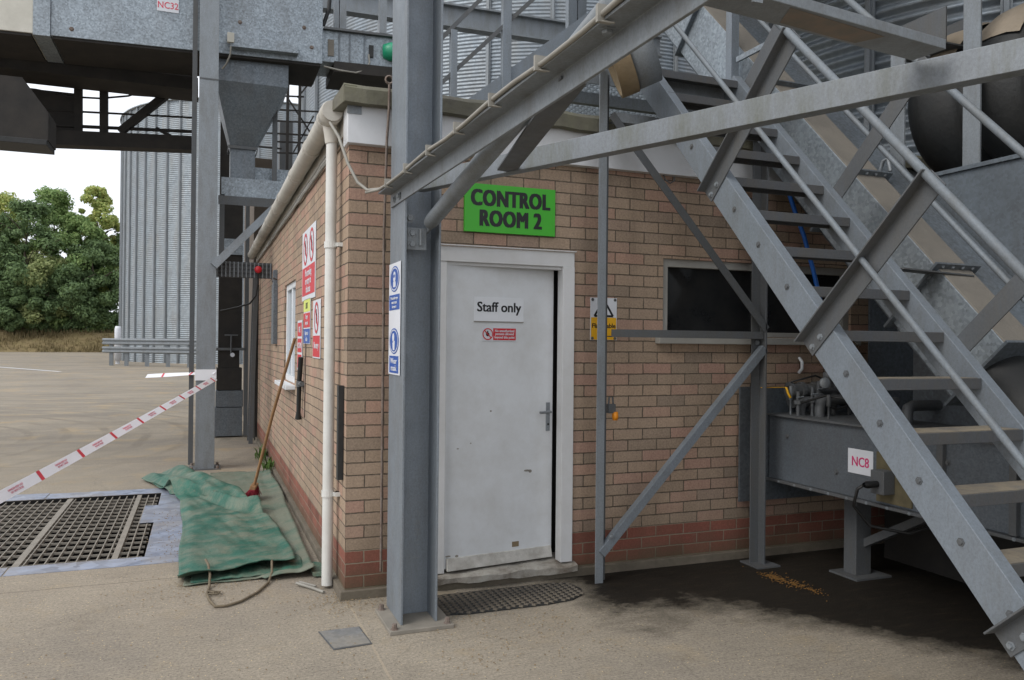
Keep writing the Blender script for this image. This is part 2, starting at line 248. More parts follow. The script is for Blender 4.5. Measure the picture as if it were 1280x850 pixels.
# ------------------------------------------------------------------ mesh helpers
ROOT = {}
class MB:
    def __init__(s): s.v = []; s.f = []; s.sm = []
    def add(s, vs, fs, smooth=False):
        o = len(s.v); s.v += [tuple(p) for p in vs]; s.f += [tuple(i+o for i in q) for q in fs]; s.sm += [smooth]*len(fs); return s
    def box(s, a, b, mat=None):
        x0, y0, z0 = (min(a[i], b[i]) for i in range(3)); x1, y1, z1 = (max(a[i], b[i]) for i in range(3))
        vs = [(x0, y0, z0), (x1, y0, z0), (x1, y1, z0), (x0, y1, z0), (x0, y0, z1), (x1, y0, z1), (x1, y1, z1), (x0, y1, z1)]
        if mat is not None: vs = [mat @ Vector(p) for p in vs]
        return s.add(vs, [(3, 2, 1, 0), (4, 5, 6, 7), (0, 1, 5, 4), (1, 2, 6, 5), (2, 3, 7, 6), (3, 0, 4, 7)])
    def prism(s, prof, p0, p1, side, up):
        """profile of (side, up) offsets swept from p0 to p1"""
        p0, p1, side, up = Vector(p0), Vector(p1), Vector(side), Vector(up); n = len(prof)
        vs = [p0+side*a+up*b for a, b in prof]+[p1+side*a+up*b for a, b in prof]
        fs = [(i, (i+1) % n, n+(i+1) % n, n+i) for i in range(n)]+[tuple(range(n))[::-1], tuple(range(n, 2*n))]
        return s.add(vs, fs)
    def bar(s, p0, p1, w, h, up=(0, 0, 1)):
        p0, p1 = Vector(p0), Vector(p1); d = (p1-p0).normalized(); up = Vector(up)
        sd = d.cross(up).normalized(); u = sd.cross(d).normalized()
        return s.prism([(-w/2, -h/2), (w/2, -h/2), (w/2, h/2), (-w/2, h/2)], p0, p1, sd, u)
    def angle(s, p0, p1, side, up, a=.06, b=.06, t=.007):
        return s.prism([(0, 0), (a, 0), (a, t), (t, t), (t, b), (0, b)], p0, p1, side, up)
    def tube(s, pts, r, n=10, caps=True):
        pts = [Vector(p) for p in pts]; vs = []; fs = []; m_ = len(pts); rr = r if isinstance(r, (list, tuple)) else [r]*m_
        pu = None
        for i, p in enumerate(pts):
            t = (pts[min(i+1, m_-1)]-pts[max(i-1, 0)]).normalized()
            if pu is None: pu = Vector((0, 0, 1)) if abs(t.z) < .9 else Vector((1, 0, 0))
            sd = t.cross(pu).normalized(); pu = sd.cross(t).normalized()
            for k in range(n):
                a = 2*PI*k/n; vs.append(p+(sd*math.cos(a)+pu*math.sin(a))*rr[i])
        for i in range(m_-1):
            for k in range(n):
                fs.append((i*n+k, i*n+(k+1) % n, (i+1)*n+(k+1) % n, (i+1)*n+k))
        s.add(vs, fs, True)
        if caps: s.add(vs, [tuple(range(n))[::-1], tuple(range((m_-1)*n, m_*n))])
        return s
    def lathe(s, prof, org, axis=(0, 0, 1), n=32, a0=0, a1=2*PI, smooth=True):
        """profile of (radius, height along axis)"""
        ax = Vector(axis).normalized(); e = Vector((1, 0, 0)) if abs(ax.x) < .9 else Vector((0, 1, 0))
        e = (e-ax*e.dot(ax)).normalized(); g = ax.cross(e); org = Vector(org)
        full = abs(a1-a0-2*PI) < 1e-6; k = n if full else n+1; vs = []
        for r, h in prof:
            for i in range(k):
                a = a0+(a1-a0)*i/n; vs.append(org+ax*h+(e*math.cos(a)+g*math.sin(a))*r)
        fs = [(j*k+i, j*k+(i+1) % k, (j+1)*k+(i+1) % k, (j+1)*k+i) for j in range(len(prof)-1) for i in range(n)]
        return s.add(vs, fs, smooth)
    def poly(s, pts): return s.add(pts, [tuple(range(len(pts)))])
    def slab(s, pts, n, t):
        n = Vector(n); k = len(pts); a = [Vector(p) for p in pts]; b = [p+n*t for p in a]
        return s.add(a+b, [tuple(range(k))[::-1], tuple(range(k, 2*k))]+[(i, (i+1) % k, k+(i+1) % k, k+i) for i in range(k)])
    def disc(s, c, u, v, r, t=.001, n=28, r0=0., sx=1.):
        c, u, v = Vector(c), Vector(u), Vector(v); nn = u.cross(v)
        o = [c+(u*math.cos(2*PI*i/n)*sx+v*math.sin(2*PI*i/n))*r for i in range(n)]
        if r0 <= 0: return s.slab(o, nn, t)
        q = [c+(u*math.cos(2*PI*i/n)*sx+v*math.sin(2*PI*i/n))*r0 for i in range(n)]
        return s.add([p+nn*t for p in o+q], [(i, (i+1) % n, n+(i+1) % n, n+i) for i in range(n)])
    def build(s, name, mat, parent=None, bev=0., loc=None):
        off = Vector((0, 0, 0)); 
        if parent is not None: off = ROOT[parent.name]
        elif loc is not None: off = Vector(loc)
        me = bpy.data.meshes.new(name); me.from_pydata([(p[0]-off.x, p[1]-off.y, p[2]-off.z) for p in s.v], [], s.f)
        me.polygons.foreach_set('use_smooth', s.sm); me.update()
        me.materials.append(M[mat] if isinstance(mat, str) else mat)
        o = bpy.data.objects.new(name, me); COL.objects.link(o)
        if parent is not None: o.parent = parent
        else: o.location = off
        ROOT[o.name] = off
        if bev:
            b = o.modifiers.new('bevel', 'BEVEL'); b.width = bev; b.segments = 2; b.limit_method = 'ANGLE'; b.angle_limit = .6
        return o
def tag(o, label, cat, group=None, kind=None):
    if label: o['label'] = label
    if cat: o['category'] = cat
    if group: o['group'] = group
    o['kind'] = kind or 'thing'
    return o
def thing(name, label, cat, loc, group=None):
    o = bpy.data.objects.new(name, None); COL.objects.link(o); o.location = loc; o.empty_display_size = .1
    ROOT[o.name] = Vector(loc); return tag(o, label, cat, group, 'thing')
def struct(o): o['kind'] = 'structure'; return o
UX, UYL, UZ = Vector((1, 0, 0)), Vector((0, -1, 0)), Vector((0, 0, 1))
FT = bpy.data.curves.new('font_probe', 'FONT').font if False else None
def text(body, size, c, u, v, mat, parent, bold=0., xs=1., name='lettering', ls=1., spacing=1.):
    """centred lettering lying on the plane spanned by u, v with its centre at c"""
    cu = bpy.data.curves.new('lettering', 'FONT'); cu.body = body; cu.size = size; cu.align_x = 'CENTER'; cu.align_y = 'CENTER'
    cu.extrude = .0006; cu.space_line = ls; cu.space_character = spacing; cu.resolution_u = 3
    o = bpy.data.objects.new('tmp', cu); COL.objects.link(o); bpy.context.view_layer.update()
    me = bpy.data.meshes.new_from_object(o.evaluated_get(bpy.context.evaluated_depsgraph_get()))
    bpy.data.objects.remove(o); bpy.data.curves.remove(cu)
    u, v = Vector(u).normalized(), Vector(v).normalized(); n = u.cross(v); off = ROOT[parent.name]; c = Vector(c)-off
    mid = (max(q.co.y for q in me.vertices)+min(q.co.y for q in me.vertices))/2
    base = [Vector((q.co.x*xs, q.co.y-mid, q.co.z)) for q in me.vertices]; fs = [tuple(p.vertices) for p in me.polygons]
    sh = [(0, 0)] if bold <= 0 else [(-bold, -bold*.45), (bold, -bold*.45), (-bold, bold*.45), (bold, bold*.45), (0, 0)]
    vs = []; fa = []
    for k, (dx, dy) in enumerate(sh):
        o_ = len(vs); vs += [c+u*(p.x+dx)+v*(p.y+dy)+n*(p.z+.00015*k) for p in base]; fa += [tuple(i+o_ for i in f) for f in fs]
    bpy.data.meshes.remove(me); me = bpy.data.meshes.new(name); me.from_pydata(vs, [], fa)
    me.materials.clear(); me.materials.append(M[mat]); me.name = name
    t = bpy.data.objects.new(name, me); COL.objects.link(t); t.parent = parent; ROOT[t.name] = off; return t
def panel(mb, c, u, v, w, h, t=.003, d0=0.):
    c, u, v = Vector(c), Vector(u), Vector(v); n = u.cross(v)
    return mb.slab([c-u*w/2-v*h/2+n*d0, c+u*w/2-v*h/2+n*d0, c+u*w/2+v*h/2+n*d0, c-u*w/2+v*h/2+n*d0], n, t)
def bolts(pts, axis, r, parent, mat='steel', name='bolt', h=.012):
    for p in pts: MB().lathe([(0, h), (r*.9, h), (r, h*.7), (r, .003), (r*1.6, .003), (r*1.6, -.002)], p, axis, 6, smooth=False).build(name, mat, parent)
def hsec(w, h, tw, tf):   # I/H section, flanges at +-h/2 along the second axis
    a, b = w/2, h/2
    return [(-a, -b), (a, -b), (a, -b+tf), (tw/2, -b+tf), (tw/2, b-tf), (a, b-tf), (a, b), (-a, b), (-a, b-tf), (-tw/2, b-tf), (-tw/2, -b+tf), (-a, -b+tf)]
exec_parts = []
#==SETTING==
def gz(y, x=0): return 0. if y < 9 else min(.55, .0085*(y-9))
g = MB(); xs = [-160, -60, -20, -8, -4.6, -1.172, 0, 4, 10, 30, 160]; ys = [-40, -8, -3, 0, 1.4, 3.93, 6, 9, 20, 40, 60, 75, 300]
idx = {}
for j, y in enumerate(ys):
    for i, x in enumerate(xs): idx[i, j] = len(g.v); g.v.append((x, y, gz(y)))
for j in range(len(ys)-1):
    for i in range(len(xs)-1):
        if xs[i] == -4.6 and ys[j] == 1.4: continue
        g.f.append((idx[i, j], idx[i+1, j], idx[i+1, j+1], idx[i, j+1])); g.sm.append(False)
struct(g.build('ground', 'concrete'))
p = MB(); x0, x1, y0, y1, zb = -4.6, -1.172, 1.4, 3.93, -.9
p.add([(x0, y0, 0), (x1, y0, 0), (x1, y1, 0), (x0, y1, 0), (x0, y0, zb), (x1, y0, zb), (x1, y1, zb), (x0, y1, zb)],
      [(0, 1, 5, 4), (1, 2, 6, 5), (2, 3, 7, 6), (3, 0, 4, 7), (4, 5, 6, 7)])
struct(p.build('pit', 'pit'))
w = MB(); a, b = at(-200, 447, 'z', .24), at(75, 464.5, 'z', .2)
nn = Vector((b.y-a.y, a.x-b.x, 0)).normalized()*.09
w.poly([(q.x, q.y, gz(q.y)+.006) for q in (a-nn, b-nn, b+nn, a+nn)]); struct(w.build('road_line', 'signwhite'))
# grassy bank below the trees
bk = MB(); prof = [(66, .0), (67.2, .75), (69, 1.5), (72, 1.75), (90, 2.0)]
nx_ = 60
for i in range(nx_+1):
    x = -75+i*1.75
    for yy, zz in prof: bk.v.append((x, yy+random.uniform(-.4, .4), .47+zz*(1+random.uniform(-.12, .12)) if zz else .3))
for i in range(nx_):
    for j in range(4):
        a = i*5+j; bk.f.append((a, a+5, a+6, a+1)); bk.sm.append(True)
struct(bk.build('bank', 'straw'))
gr = MB()
for i in range(9000):
    x = random.uniform(-42, -4); t = random.random(); y = 66.2+t*4; z = .5+min(1.5, t*2.2)
    h = random.uniform(.15, .5); a = random.uniform(0, PI); dx, dy = math.cos(a)*.05, math.sin(a)*.05; lx, ly = random.uniform(-.15, .15), random.uniform(-.2, .1)
    gr.add([(x-dx, y-dy, z-.1), (x+dx, y+dy, z-.1), (x+lx, y+ly, z+h)], [(0, 1, 2)])
tag(gr.build('dry_grass', 'straw_blade'), 'dry straw-coloured grass covering the low bank below the trees', 'grass', kind='stuff')
# trees beyond the yard
def leaves(n, blobs, size):
    """leaf quads in the shells of many small blobs"""
    B = np.array(blobs); k = rng.integers(0, len(B), n); c = B[k]
    d = rng.normal(size=(n, 3)); d /= np.linalg.norm(d, axis=1)[:, None]
    r = c[:, 3]*(rng.random(n)**.45); p_ = c[:, :3]+d*r[:, None]*np.array([1, 1, .8])
    nrm = d+rng.normal(size=(n, 3))*.6+np.array([0, 0, .35]); nrm /= np.linalg.norm(nrm, axis=1)[:, None]
    t = np.cross(nrm, rng.normal(size=(n, 3))); t /= np.linalg.norm(t, axis=1)[:, None]; b = np.cross(nrm, t)
    s_ = size*(.6+.8*rng.random(n))[:, None]
    v = np.stack([p_-t*s_, p_+b*s_*.6, p_+t*s_, p_-b*s_*.6], 1).reshape(-1, 3)
    return v.tolist(), [(4*i, 4*i+1, 4*i+2, 4*i+3) for i in range(n)]
def tree(name, px, Y, h, wid, mat, label, cat='tree', n=21000, low=.12, grp='trees on the bank', size=.125):
    b = at(px, 430, 'y', Y); x = b.x; z0 = .47+1.75
    t = thing(name, label, cat, (x, Y, z0), grp)
    tr = MB(); pts = [(x, Y, z0-.3)]
    lean = random.uniform(-.6, .6)
    for i in range(1, 6): pts.append((x+lean*i/5+random.uniform(-.15, .15), Y+random.uniform(-.15, .15), z0+h*.72*i/5))
    tr.tube(pts, [.22, .19, .16, .12, .08, .04], 8)
    for i in range(9):
        k = random.uniform(.2, .68); a = random.uniform(0, 2*PI); q = Vector((x+lean*k/.72, Y, z0+h*k)); l = wid*random.uniform(.5, .85)
        e = q+Vector((math.cos(a)*l, math.sin(a)*l, l*.55)); tr.tube([q, (q+e)/2+Vector((0, 0, .15)), e], [.07, .05, .02], 5)
    tr.build('trunk', 'bark', t)
    bl = []
    nb = 75; h *= .93
    for i in range(nb):
        k = random.random(); zz = low+(1-low)*k
        env = wid*random.uniform(.75, 1.12)*(math.sin(PI*min(1, max(.06, (zz-low*.4)/(1.06-low*.4)))**.8)**.75)
        a = random.uniform(0, 2*PI); rr = env*math.sqrt(random.random())
        bl.append((x+lean*zz+rr*math.cos(a), Y+rr*math.sin(a), z0+h*zz-.25, random.uniform(.35, 1.15)*wid*.27))
    v, f = leaves(n, bl, size); c = MB(); c.add(v, f); c.build('crown', mat, t)
trees = [(-30, 73, 11.5, 3.6, 'leaf_olive', 'olive green tree at the left frame edge behind the bank'),
 (8, 76, 12.6, 3.4, 'leaf_yellow', 'tall yellow-green topped tree second from the left on the bank'),
 (28, 71, 11.4, 4.0, 'leaf_dark', 'broad dark green tree with a round crown above the left part of the bank'),
 (66, 74, 13.2, 3.3, 'leaf_mid', 'mid green pointed tree rising in the middle of the tree row'),
 (60, 70.5, 7.0, 3.0, 'leaf_olive', 'low olive tree standing in front of the pointed mid green tree'),
 (98, 72, 10.6, 3.4, 'leaf_mid', 'mid green bushy tree between the pointed tree and the birch-like tree'),
 (126, 73, 13.6, 2.3, 'leaf_yellow', 'slim yellowing birch-like tree beside the corrugated silo'),
 (122, 70.5, 8.2, 3.2, 'leaf_dark', 'dark green tree low beside the silo edge in front of the yellowing tree'),
 (160, 75, 10.5, 3.4, 'leaf_dark', 'dark tree half hidden behind the left edge of the corrugated silo'),
 (0, 70, 6.6, 2.8, 'leaf_dark', 'low dark tree at the left edge in front of the olive tree'),
 (92, 69.8, 5.6, 2.8, 'leaf_dark', 'low dark tree at the foot of the bushy mid green tree'),
 (30, 69.6, 4.6, 2.4, 'leaf_dark', 'smallest dark tree below the broad round crown')]
for px, Y, h, wd, mt, lb in trees: tree('tree', px, Y, h, wd, mt, lb, low=.10 if h < 9 else .2)
for i, px in enumerate([-20, 14, 45, 78, 106, 134, 160]):
    x = at(px, 430, 'y', 70).x; bl = [(x+random.uniform(-1.6, 1.6), 70+random.uniform(-.5, .5), 2.2+random.uniform(0, 1.5), random.uniform(.5, .9)) for k in range(12)]
    v, f = leaves(3000, bl, .13); c = MB(); c.add(v, f)
    tag(c.build('shrub', 'leaf_dark' if i % 2 else 'leaf_mid'), 'leafy shrub in the undergrowth on top of the dry bank', 'shrub', 'shrubs along the bank')
# ------------------------------------------------------------------ silos
def silo(name, c, R, H, pitch, mat, label, stiff, z0=0., seg=96, a0=0, a1=2*PI, samp=4, amp=.13, roofh=1.6, zlo=None, sw=.1):
    t = thing(name, label, 'silo', (c[0], c[1], z0)); s = MB(); n = int((H)/pitch); prof = []
    for i in range(n*samp+1): prof.append((R+amp*pitch*math.sin(2*PI*i/samp)*1.0, i*pitch/samp))
    s.lathe(prof, (c[0], c[1], z0), n=seg, a0=a0, a1=a1); s.build('shell', mat, t)
    r = MB().lathe([(R+.15, H-.02), (R+.15, H+.03), (.6, H+roofh), (.6, H+roofh+.4), (0, H+roofh+.4)], (c[0], c[1], z0), n=64); r.build('roof', mat, t)
    for a in stiff:
        e = Vector((math.cos(a), math.sin(a), 0)); sd = Vector((-e.y, e.x, 0)); b = Vector((c[0], c[1], z0))+e*(R+pitch*amp)
        MB().prism([(-sw/2, 0), (sw/2, 0), (sw/2, .03), (sw*.3, .03), (sw*.22, .07), (-sw*.22, .07), (-sw*.3, .03), (-sw/2, .03)], b, b+Vector((0, 0, H)), sd, e).build('stiffener', 'steel', t)
    return t
c = at(330, 440, 'z', .25); 
def centre(px, D): q = atz(px, 425, D); return (q.x, q.y)
# far silo behind the yard
c1 = centre(328, 50.5); st = [math.radians(a) for a in range(180, 360, 6)]
silo('far_silo', c1, 8.1, 14.2, .105, 'silo_far', 'tall galvanised corrugated silo with vertical ribs at the far end of the yard', st, .25, 128, PI, 2*PI, 4, .16, 2.2, sw=.16)
c2 = centre(682, 22.5); st = [math.radians(a) for a in range(170, 350, 11)]
silo('rear_silo', c2, 6.7, 11.5, .075, 'silo', 'corrugated silo rising behind the flat roof of the brick building', st, 0, 120, PI*.9, PI*2, 4, .17)
c3 = (9.4, 3.0); st = [math.radians(a) for a in (166, 183.5, 201, 218, 236, 253)]
silo('near_silo', c3, 4.05, 9.5, .13, 'silo', 'corrugated silo close behind the stairs at the right edge', st, 0, 110, PI*.75, PI*1.65, 8, .2)
#==BARRIER==
L, R_ = at(131, 455, 'z', .2), at(262, 459, 'z', .2); L.z = R_.z = .2
L = atz(131, 440, 39.0); R_ = atz(262, 440, 37.5); L.z = R_.z = gz(38)
t = thing('guard_rail', 'double-rail galvanised crash barrier on short posts in front of the far silo', 'crash barrier', L)
d = (R_-L).normalized(); nrm = Vector((d.y, -d.x, 0))
wprof = [(0, -.155), (.02, -.155), (.08, -.12), (.08, -.06), (.02, -.02), (.02, .02), (.08, .06), (.08, .12), (.02, .155), (0, .155), (0, .1), (.05, .09), (-.005, .0), (.05, -.09), (0, -.1)]
wprof = [(0, -.155), (.02, -.155), (.085, -.11), (.085, -.06), (.02, -.015), (.02, .015), (.085, .06), (.085, .11), (.02, .155), (0, .155)]
for z in (1.18, .78): MB().prism(wprof, L-d*.1+UZ*z, R_+d*.1+UZ*z, nrm, UZ).build('rail', 'steel', t)
for i in range(6):
    q = L+(R_-L)*(i/5)+d*.3*(1 if i == 0 else 0)-nrm*.1; MB().box((q.x-.09, q.y-.1, q.z-.1), (q.x+.09, q.y+.1, q.z+1.3)).build('post', 'steel_dk' if False else 'steel', t)
q = atz(147.5, 412, 41); tag(MB().lathe([(0, 1.95), (.12, 1.95), (.16, 1.8), (.16, .2), (.1, .2), (.1, 0)], (q.x, q.y, gz(40)), n=12).build('marker_post', 'signwhite'), 'pale round-topped marker post standing at the left foot of the far silo', 'post')
#==BUILDING==
BX, BY, ZT = 5.0, 8.6, 2.73
B = thing('control_room', 'single-storey buff brick control room with red brick base and white fascia', 'building', (0, 0, 0))
def wall(holes, L, Z0, Z1, P, N, depth=.1):
    """front face with holes plus their reveals; P(u,z) gives the point, N the inward normal"""
    us = sorted({0, L, *[h[0] for h in holes], *[h[1] for h in holes]}); zs = sorted({Z0, Z1, *[h[2] for h in holes], *[h[3] for h in holes]})
    m_ = MB(); N = Vector(N)
    for i in range(len(us)-1):
        for j in range(len(zs)-1):
            uc, zc = (us[i]+us[i+1])/2, (zs[j]+zs[j+1])/2
            if any(h[0] < uc < h[1] and h[2] < zc < h[3] for h in holes): continue
            m_.add([P(us[i], zs[j]), P(us[i+1], zs[j]), P(us[i+1], zs[j+1]), P(us[i], zs[j+1])], [(0, 1, 2, 3)])
    for a, b, c_, d2 in holes:
        q = [Vector(P(a, c_)), Vector(P(b, c_)), Vector(P(b, d2)), Vector(P(a, d2))]
        m_.add(q+[k+N*depth for k in q], [(0, 1, 5, 4), (1, 2, 6, 5), (2, 3, 7, 6), (3, 0, 4, 7)])
    return m_
DH = (.565, 1.487, .02, 2.14); WHL = (2.18, 3.86, 1.60, 2.14)
wall([DH, WHL], BX, -.05, ZT, lambda u, z: (u, 0, z), (0, 1, 0), .22).build('wall', 'brick', B)
SWH = (2.87, 3.93, 1.13, 2.12)
wall([SWH], BY, -.05, 2.95, lambda u, z: (0, u, z), (1, 0, 0)).build('wall', 'brick', B)
MB().add([(0, BY, -.05), (BX, BY, -.05), (BX, BY, 2.95), (0, BY, 2.95)], [(3, 2, 1, 0)]).add([(BX, 0, -.05), (BX, BY, -.05), (BX, BY, 2.95), (BX, 0, 2.95)], [(0, 1, 2, 3)]).build('wall', 'brick', B)
MB().box((-.03, -.03, -.05), (BX, 0.05, .055)).box((-.03, .05, -.05), (.05, BY, .055)).build('plinth', plain('plinth_concrete', '#6f665a', .9, 0, .25, 9, bump=.4, dirt='#4c4a3a', dirtamt=.6), B, .004)
MB().box((-.02, -.055, 2.715), (BX, .1, 2.95)).build('fascia', 'white', B, .003)
# soffit of the left eaves and roof
MB().box((-.014, .10, 2.80), (.05, BY, 3.0)).build('eaves_board', 'pvc', B)
cp = MB(); n = 40
for i in range(n+1):
    x = -.05+i*(BX+.05)/n; dz = random.uniform(-.006, .006); dy = random.uniform(-.006, .006)
    cp.v += [(x, -.075+dy, 2.93+dz), (x, -.125+dy, 2.935+dz), (x, -.12+dy, 3.02+dz), (x, -.085+dy, 3.05+dz), (x, .2, 3.05+dz)]
for i in range(n):
    for j in range(4): a = i*5+j; cp.f.append((a+5, a, a+1, a+6)); cp.sm.append(False)
cp.f += [(0, 1, 2, 3, 4)]; cp.sm += [False]; cp.build('coping', 'coping', B)
MB().box((-.03, .2, 2.95), (BX, BY, 3.02)).build('roof', 'coping', B)
MB().add([(-.055, -.11, 2.935), (-.055, -.11, 3.04), (-.09, .12, 3.0), (-.09, .12, 2.93), (.02, -.11, 2.935), (.02, -.11, 3.04), (.02, .2, 3.04), (.02, .2, 2.93)], [(0, 1, 2, 3), (0, 4, 5, 1), (1, 5, 6, 2), (3, 2, 6, 7), (0, 3, 7, 4)]).build('eaves_end', 'coping', B, .004)
MB().box((-.025, -.06, 2.885), (.06, -.056, 2.935)).build('eaves_clip', 'steel', B)
# door frame, door, threshold
fr = MB(); fr.box((.565, -.02, 2.045), (1.487, .06, 2.14)).box((.565, -.015, .10), (.612, .06, 2.045)).box((1.402, -.025, .10), (1.487, .06, 2.045)).box((.612, .0, 2.025), (1.402, .05, 2.045))
fr.box((.548, -.035, 2.1425), (1.497, -.015, 2.15))
fr.build('door_frame', 'frame_white', B, .003)
D0 = MB()
sl = math.radians(2.2); 
DA = math.radians(7.0); DM = Matrix.Translation((.614, .0, 0)) @ Matrix.Rotation(DA, 4, 'Z'); DU = Vector((math.cos(DA), math.sin(DA), 0)); DN_ = DU.cross(Vector((0, 0, 1)))
def dpt(x, y, z): return DM @ Vector((x-.614, y, z))
D0.box((0, -.0, .12), (.781, .04, 2.035), DM)
door = D0.build('door', 'door', B, .003)
kb = MB(); mt = DM
kb.add([mt @ Vector(q) for q in [(.012, -.03, .112), (.772, -.03, .118), (.772, .001, .118), (.012, 0.001, .112), (.012, -.012, .188), (.772, -.012, .188), (.772, .001, .188), (.012, 0.001, .188)]],
       [(3, 2, 1, 0), (4, 5, 6, 7), (0, 1, 5, 4), (1, 2, 6, 5), (2, 3, 7, 6), (3, 0, 4, 7)]); kb.build('weather_board', 'worn_white', door, .003)
hd = MB(); hd.box((.728, -.008, .955), (.756, .002, 1.145), DM); hd.tube([dpt(1.356, -.008, 1.085), dpt(1.356, -.045, 1.085), dpt(1.27, -.048, 1.082)], .009, 8)
hd.build('handle', 'steel', door, .002)
MB().disc(dpt(1.356, -.009, 1.0), DU, UZ, .008, .002, 12).build('keyhole', 'black', door)
fl = MB()
for cx_, cz_, w_, h_ in ((1.20, .70, .022, .007), (1.225, .695, .013, .011), (.93, 1.10, .007, .006), (.70, .87, .008, .004), (.79, .90, .005, .004), (.64, .2, .02, .005), (.70, .195, .012, .008)):
    fl.disc(dpt(cx_, -.0005, cz_), DU, UZ, h_, .0015, 9, 0, w_/h_)
fl.build('chipped_paint', plain('bare_chip', '#8d8880', .7), door)
panel(MB(), dpt(1.12, -.0005, .225), DU, UZ, .05, .034, .002).build('sticker', 'dust_pale', door)
MB().box((.566, .20, .1), (1.486, .215, 2.13)).build('dark_interior', 'black', B)
th = MB(); pr = [(.085, .048), (.082, .088), (.12, .10), (.34, .112), (.34, .048)]
n = 14
for i in range(n+1):
    x = .55+.96*i/n; s_ = .012*math.sin(i*.9)+random.uniform(-.008, .008)
    th.v += [(x, -.15+a+s_*(k < 2), b-.014*(k < 3)*random.random()) for k, (a, b) in enumerate(pr)]
for i in range(n):
    for j in range(4): a = i*5+j; th.f.append((a, a+5, a+6, a+1)); th.sm.append(False)
th.f += [(4, 3, 2, 1, 0), tuple(n*5+k for k in range(5))]; th.sm += [False]*2
th.build('threshold', 'worn_sill', B)
# front window
w = MB(); x0, x1, z0, z1 = WHL
for a, b in (((x0, .02, z0), (x0+.05, .08, z1)), ((x1-.06, .02, z0), (x1, .08, z1)), ((x0+.05, .02, z1-.055), (x1-.06, .08, z1)), ((x0+.05, .02, z0), (x1-.06, .08, z0+.035)), ((2.98, .025, z0+.035), (3.02, .075, z1-.055))): w.box(a, b)
win = w.build('window', 'sill_grey', B, .003)
MB().box((x0+.05, .055, z0+.035), (x1-.06, .06, z1-.055)).build('pane', 'dark_glass', win)
MB().box((x0-.06, -.06, z0-.055), (x1+.05, .02, z0-.006)).build('sill', 'sill_grey', win, .004)
# side window in the left wall
w = MB(); y0, y1, z0, z1 = SWH
for a, b in (((.02, y0, z0), (.08, y0+.06, z1)), ((.02, y1-.06, z0), (.08, y1, z1)), ((.02, y0+.06, z1-.06), (.08, y1-.06, z1)), ((.02, y0+.06, z0), (.08, y1-.06, z0+.06)), ((.025, 3.38, z0+.06), (.075, 3.45, z1-.06))): w.box(a, b)
win = w.build('window', 'upvc', B, .004)
MB().box((.05, y0+.06, z0+.06), (.055, y1-.06, z1-.06)).build('pane', 'pane', win)
MB().box((-.09, y0-.05, z0-.045), (.02, y1+.05, z0-.005)).build('sill', 'upvc', win, .006)
# gutter along the left eaves, with its brackets; downpipe
G = MB(); gy0, gx, gzz, gr_ = .10, -.085, 2.935, .062
G.tube([(gx, gy0, gzz), (gx, BY+.1, gzz-.03)], gr_, 18)
gut = G.build('gutter', 'pvc', B)
for y in (.2, .3, 1.1, 2.1, 3.2, 3.9, 4.8, 5.9, 7): MB().lathe([(gr_-.002, -.03), (gr_+.006, -.03), (gr_+.006, .03), (gr_-.002, .03)], (gx, y, gzz-.0035*y), (0, 1, 0), 18, smooth=False).build('union', 'pvc', gut)
MB().tube([(-.075, .265, gzz-.03), (-.07, .265, gzz-.11), (-.065, .265, gzz-.16)], [.05, .042, .04], 14).lathe([(.03, -.14), (.069, -.14), (.069, -.02), (.064, -.02)], (gx, .265, gzz), (0, 1, 0), 18).lathe([(.064, 0), (.069, 0), (.069, .05), (.064, .05)], (gx, .29, gzz), (0, 1, 0), 18).build('outlet', 'pvc', gut)
dp = MB().tube([(-.065, .265, 2.83), (-.065, .265, .02)], .034, 16).build('downpipe', 'pvc_white', B)
for z in (2.14, .59): MB().lathe([(.036, -.02), (.04, -.02), (.04, .02), (.036, .02)], (-.065, .265, z), n=16, smooth=False).box((-.04, .25, z-.012), (.0, .215, z+.012)).box((-.03, .2, z-.012), (-.0, .25, z+.012)).build('pipe_clip', 'pvc_white', dp)
# cables clipped under the soffit
sc_ = MB()
for k, (dx, dz) in enumerate(((-.012, 2.83), (-.012, 2.80), (-.02, 2.775))):
    sc_.tube([(dx, .25+i*.3, dz+random.uniform(-.006, .006)) for i in range(28)], .008+.003*(k == 2), 6)
sc_.build('cable_run', 'cable', B)
MB().box((-.05, 4.75, 1.50), (-.0, 5.0, 2.20)).box((-.045, 4.8, 2.20), (-.0, 4.95, 2.36)).build('cable_cover', 'sheet_dull', B, .004)
MB().tube([(-.02, 4.7, 2.24), (-.07, 4.6, 2.25), (-.08, 4.5, 2.2)], .008, 6).build('hook', 'steel_dk', B)
MB().tube([at(828, 216, 'y', -.012), at(832, 225, 'y', -.03), at(838, 229, 'y', -.03), at(843, 226, 'y', -.03), at(843, 221, 'y', -.03)], .005, 6).build('hook', 'steel_dk', B)
MB().box((-.04, 8.1, -.02), (.0, 8.55, 2.4)).build('service_door', 'gantry', B)
